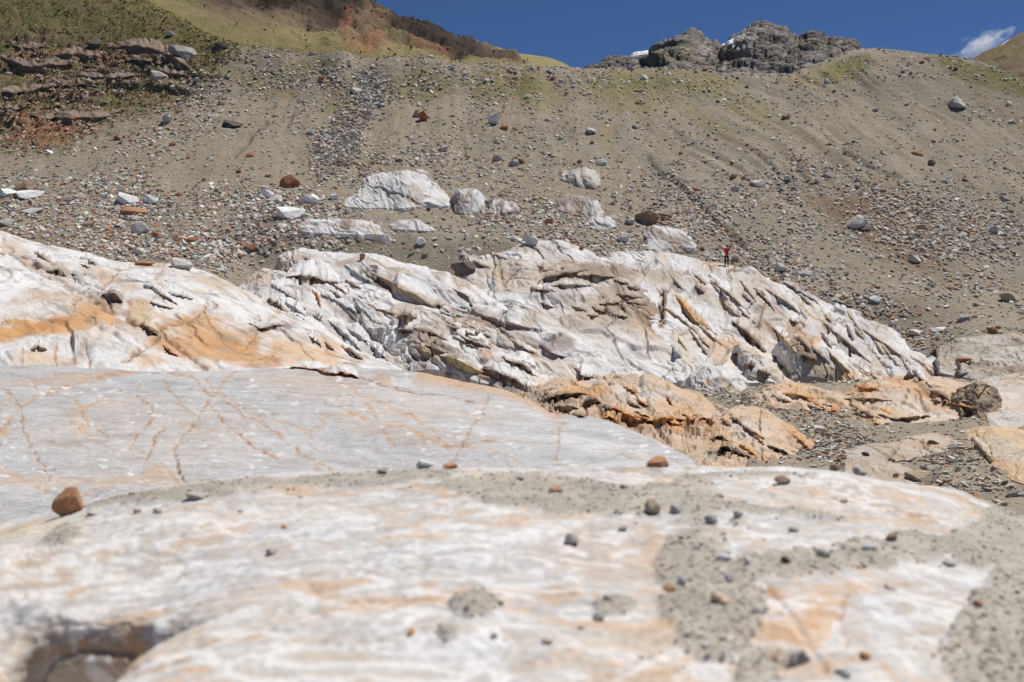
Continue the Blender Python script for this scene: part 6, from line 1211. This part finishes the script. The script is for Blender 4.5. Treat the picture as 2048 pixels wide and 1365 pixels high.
pel = (0, 0, .93, .13, .10); sp1 = (0, 0, 1.10, .12, .095); ch_ = (0, 0, 1.28, .15, .105); nk0 = (0, .01, 1.43, .07, .065)
shR, elR, wrR = (.175, 0, 1.39, .06), (.33, -.02, 1.60, .043), (.475, -.02, 1.76, .028)
shL, elL, wrL = (-.175, 0, 1.39, .06), (-.385, -.02, 1.47, .043), (-.585, -.03, 1.555, .028)
def hand(w, d):
    d = np.array(d, float); d /= np.linalg.norm(d); side = np.cross(d, (0, 1, 0)); side /= np.linalg.norm(side); w = np.array(w[:3])
    pc = w + d * .055; out = [[(*w, .028), (*pc, .034, .017)]]
    for k, (off, ln) in enumerate(((-.03, .066), (-.01, .078), (.01, .074), (.03, .058))):
        b0 = pc + d * .03 + side * off; m_ = b0 + d * ln * .55 + side * off * .25; e_ = m_ + d * ln * .45 + np.array((0, -.012, 0))
        out.append([(*pc, .034, .017), (*b0, .0095), (*m_, .009), (*e_, .0075)])
    t0 = pc - d * .02 + side * -.04; t1 = t0 + d * .03 + side * -.03; out.append([(*pc, .034, .017), (*t0, .012), (*t1, .0085)])
    return out
body = [[pel, sp1, ch_, nk0, (0, .005, 1.50, .055, .055), (0, -.005, 1.56, .075, .085), (0, -.005, 1.635, .078, .095), (0, .0, 1.69, .06, .075)],
        [(0, -.005, 1.56, .075, .085), (0, -.105, 1.575, .014), (0, -.122, 1.568, .011)],
        [(0, -.005, 1.635, .078, .095), (.083, .005, 1.60, .016), (.09, .012, 1.585, .012)], [(0, -.005, 1.635, .078, .095), (-.083, .005, 1.60, .016), (-.09, .012, 1.585, .012)],
        [ch_, shR, elR, wrR], [ch_, shL, elL, wrL]] + hand(wrR, np.array(wrR[:3]) - np.array(elR[:3])) + hand(wrL, np.array(wrL[:3]) - np.array(elL[:3]))
for s_ in (-1, 1):
    body.append([pel, (s_ * .09, 0, .84, .085), (s_ * .105, -.01, .48, .058), (s_ * .115, .02, .28, .055), (s_ * .12, .01, .09, .04), (s_ * .13, -.14, .04, .035)])
feet, fn = on_rock(1455, 528)
person = skin_obj('person', body, M_skin)
person.location = (feet[0], feet[1], feet[2] - .03)
person['label'] = 'person in red jacket and black trousers standing on the white ridge, both arms raised'; person['category'] = 'person'
g = lambda p_, d: (*p_[:3], p_[3] + d, (p_[4] if len(p_) > 4 else p_[3]) + d)
skin_obj('jacket', [[(0, 0, .86, .165, .125), (0, 0, .95, .155, .12), g(sp1, .03), g(ch_, .025), (0, .005, 1.40, .09, .085), (0, .01, 1.455, .075, .072)], [g(ch_, .025), g(shR, .022), g(elR, .02), g(wrR, .016)], [g(ch_, .025), g(shL, .022), g(elL, .02), g(wrL, .016)]], M_red, person)
skin_obj('trousers', [[(0, 0, .90, .135, .105)] + [(s_ * .09, 0, .82, .10), (s_ * .105, -.01, .48, .077), (s_ * .115, .015, .28, .073), (s_ * .12, .01, .10, .068)] for s_ in (-1, 1)], M_black, person)
for s_ in (-1, 1): skin_obj('boot', [[(s_ * .12, .03, .17, .058), (s_ * .12, .03, .06, .058), (s_ * .125, -.07, .05, .05), (s_ * .13, -.17, .04, .042)]], M_boot, person)
skin_obj('hair', [[(0, .045, 1.56, .062, .05), (0, .035, 1.63, .082, .07), (0, .02, 1.69, .072, .075)]], M_hair, person)
bm = bmesh.new(); bmesh.ops.create_uvsphere(bm, u_segments=20, v_segments=12, radius=1)
for v in bm.verts: v.co = Vector((v.co.x * .098, v.co.y * .118, max(v.co.z, -.08) * .085))
for v in bm.verts:
    if v.co.z < 0 and v.co.y < -.02: v.co.y = v.co.y * 1.75
me = bpy.data.meshes.new('cap'); bm.to_mesh(me); bm.free(); me.materials.append(M_cap)
for f_ in me.polygons: f_.use_smooth = True
o = link('cap', me, parent=person); o.location = (0, .002, 1.685)

# ------------------------------------------------------------------ small cloud low over the right-hand hill
m = bpy.data.materials.new('cloud'); m.use_nodes = True; nt_ = m.node_tree; N = nt_.nodes; L = nt_.links
N.remove(N['Principled BSDF']); pv = N.new('ShaderNodeVolumePrincipled'); L.new(pv.outputs[0], N['Material Output'].inputs['Volume'])
tc = N.new('ShaderNodeTexCoord'); n1 = N.new('ShaderNodeTexNoise'); n1.inputs['Scale'].default_value = 2.1; n1.inputs['Detail'].default_value = 7; n1.inputs['Roughness'].default_value = .62; n1.inputs['Distortion'].default_value = .5
L.new(tc.outputs['Object'], n1.inputs['Vector'])
gr = N.new('ShaderNodeVectorMath'); gr.operation = 'LENGTH'; L.new(tc.outputs['Object'], gr.inputs[0])
m1_ = N.new('ShaderNodeMath'); m1_.operation = 'MULTIPLY_ADD'; m1_.inputs[1].default_value = -.42; m1_.inputs[2].default_value = -.24; L.new(gr.outputs['Value'], m1_.inputs[0])
m2_ = N.new('ShaderNodeMath'); m2_.operation = 'ADD'; L.new(n1.outputs[0], m2_.inputs[0]); L.new(m1_.outputs[0], m2_.inputs[1])
mr = N.new('ShaderNodeMapRange'); mr.inputs[1].default_value = .02; mr.inputs[2].default_value = .25; mr.inputs[3].default_value = 0; mr.inputs[4].default_value = .03; L.new(m2_.outputs[0], mr.inputs[0])
L.new(mr.outputs[0], pv.inputs['Density']); pv.inputs['Color'].default_value = (1, 1, 1, 1); pv.inputs['Anisotropy'].default_value = .35
for k, (x, y, rx, rz, rot, lb) in enumerate([(1965, 90, 66, 26, -22, 'thin white cloud wisp low in the sky at the right')]):
    c_ = P(x, y, 3800.)
    bm = bmesh.new(); bmesh.ops.create_icosphere(bm, subdivisions=3, radius=1)
    me = bpy.data.meshes.new('cloud'); bm.to_mesh(me); bm.free(); me.materials.append(m)
    o = link('cloud', me, label=lb, cat='cloud'); o.location = c_; k_ = 3800 / F
    o.scale = (rx * k_ * 1.25, rx * k_ * .6, rz * k_ * 1.4); o.rotation_euler = (0, math.radians(rot), 0)
sc.cycles.volume_step_rate = 1.0
sc.cycles.volume_bounces = 3
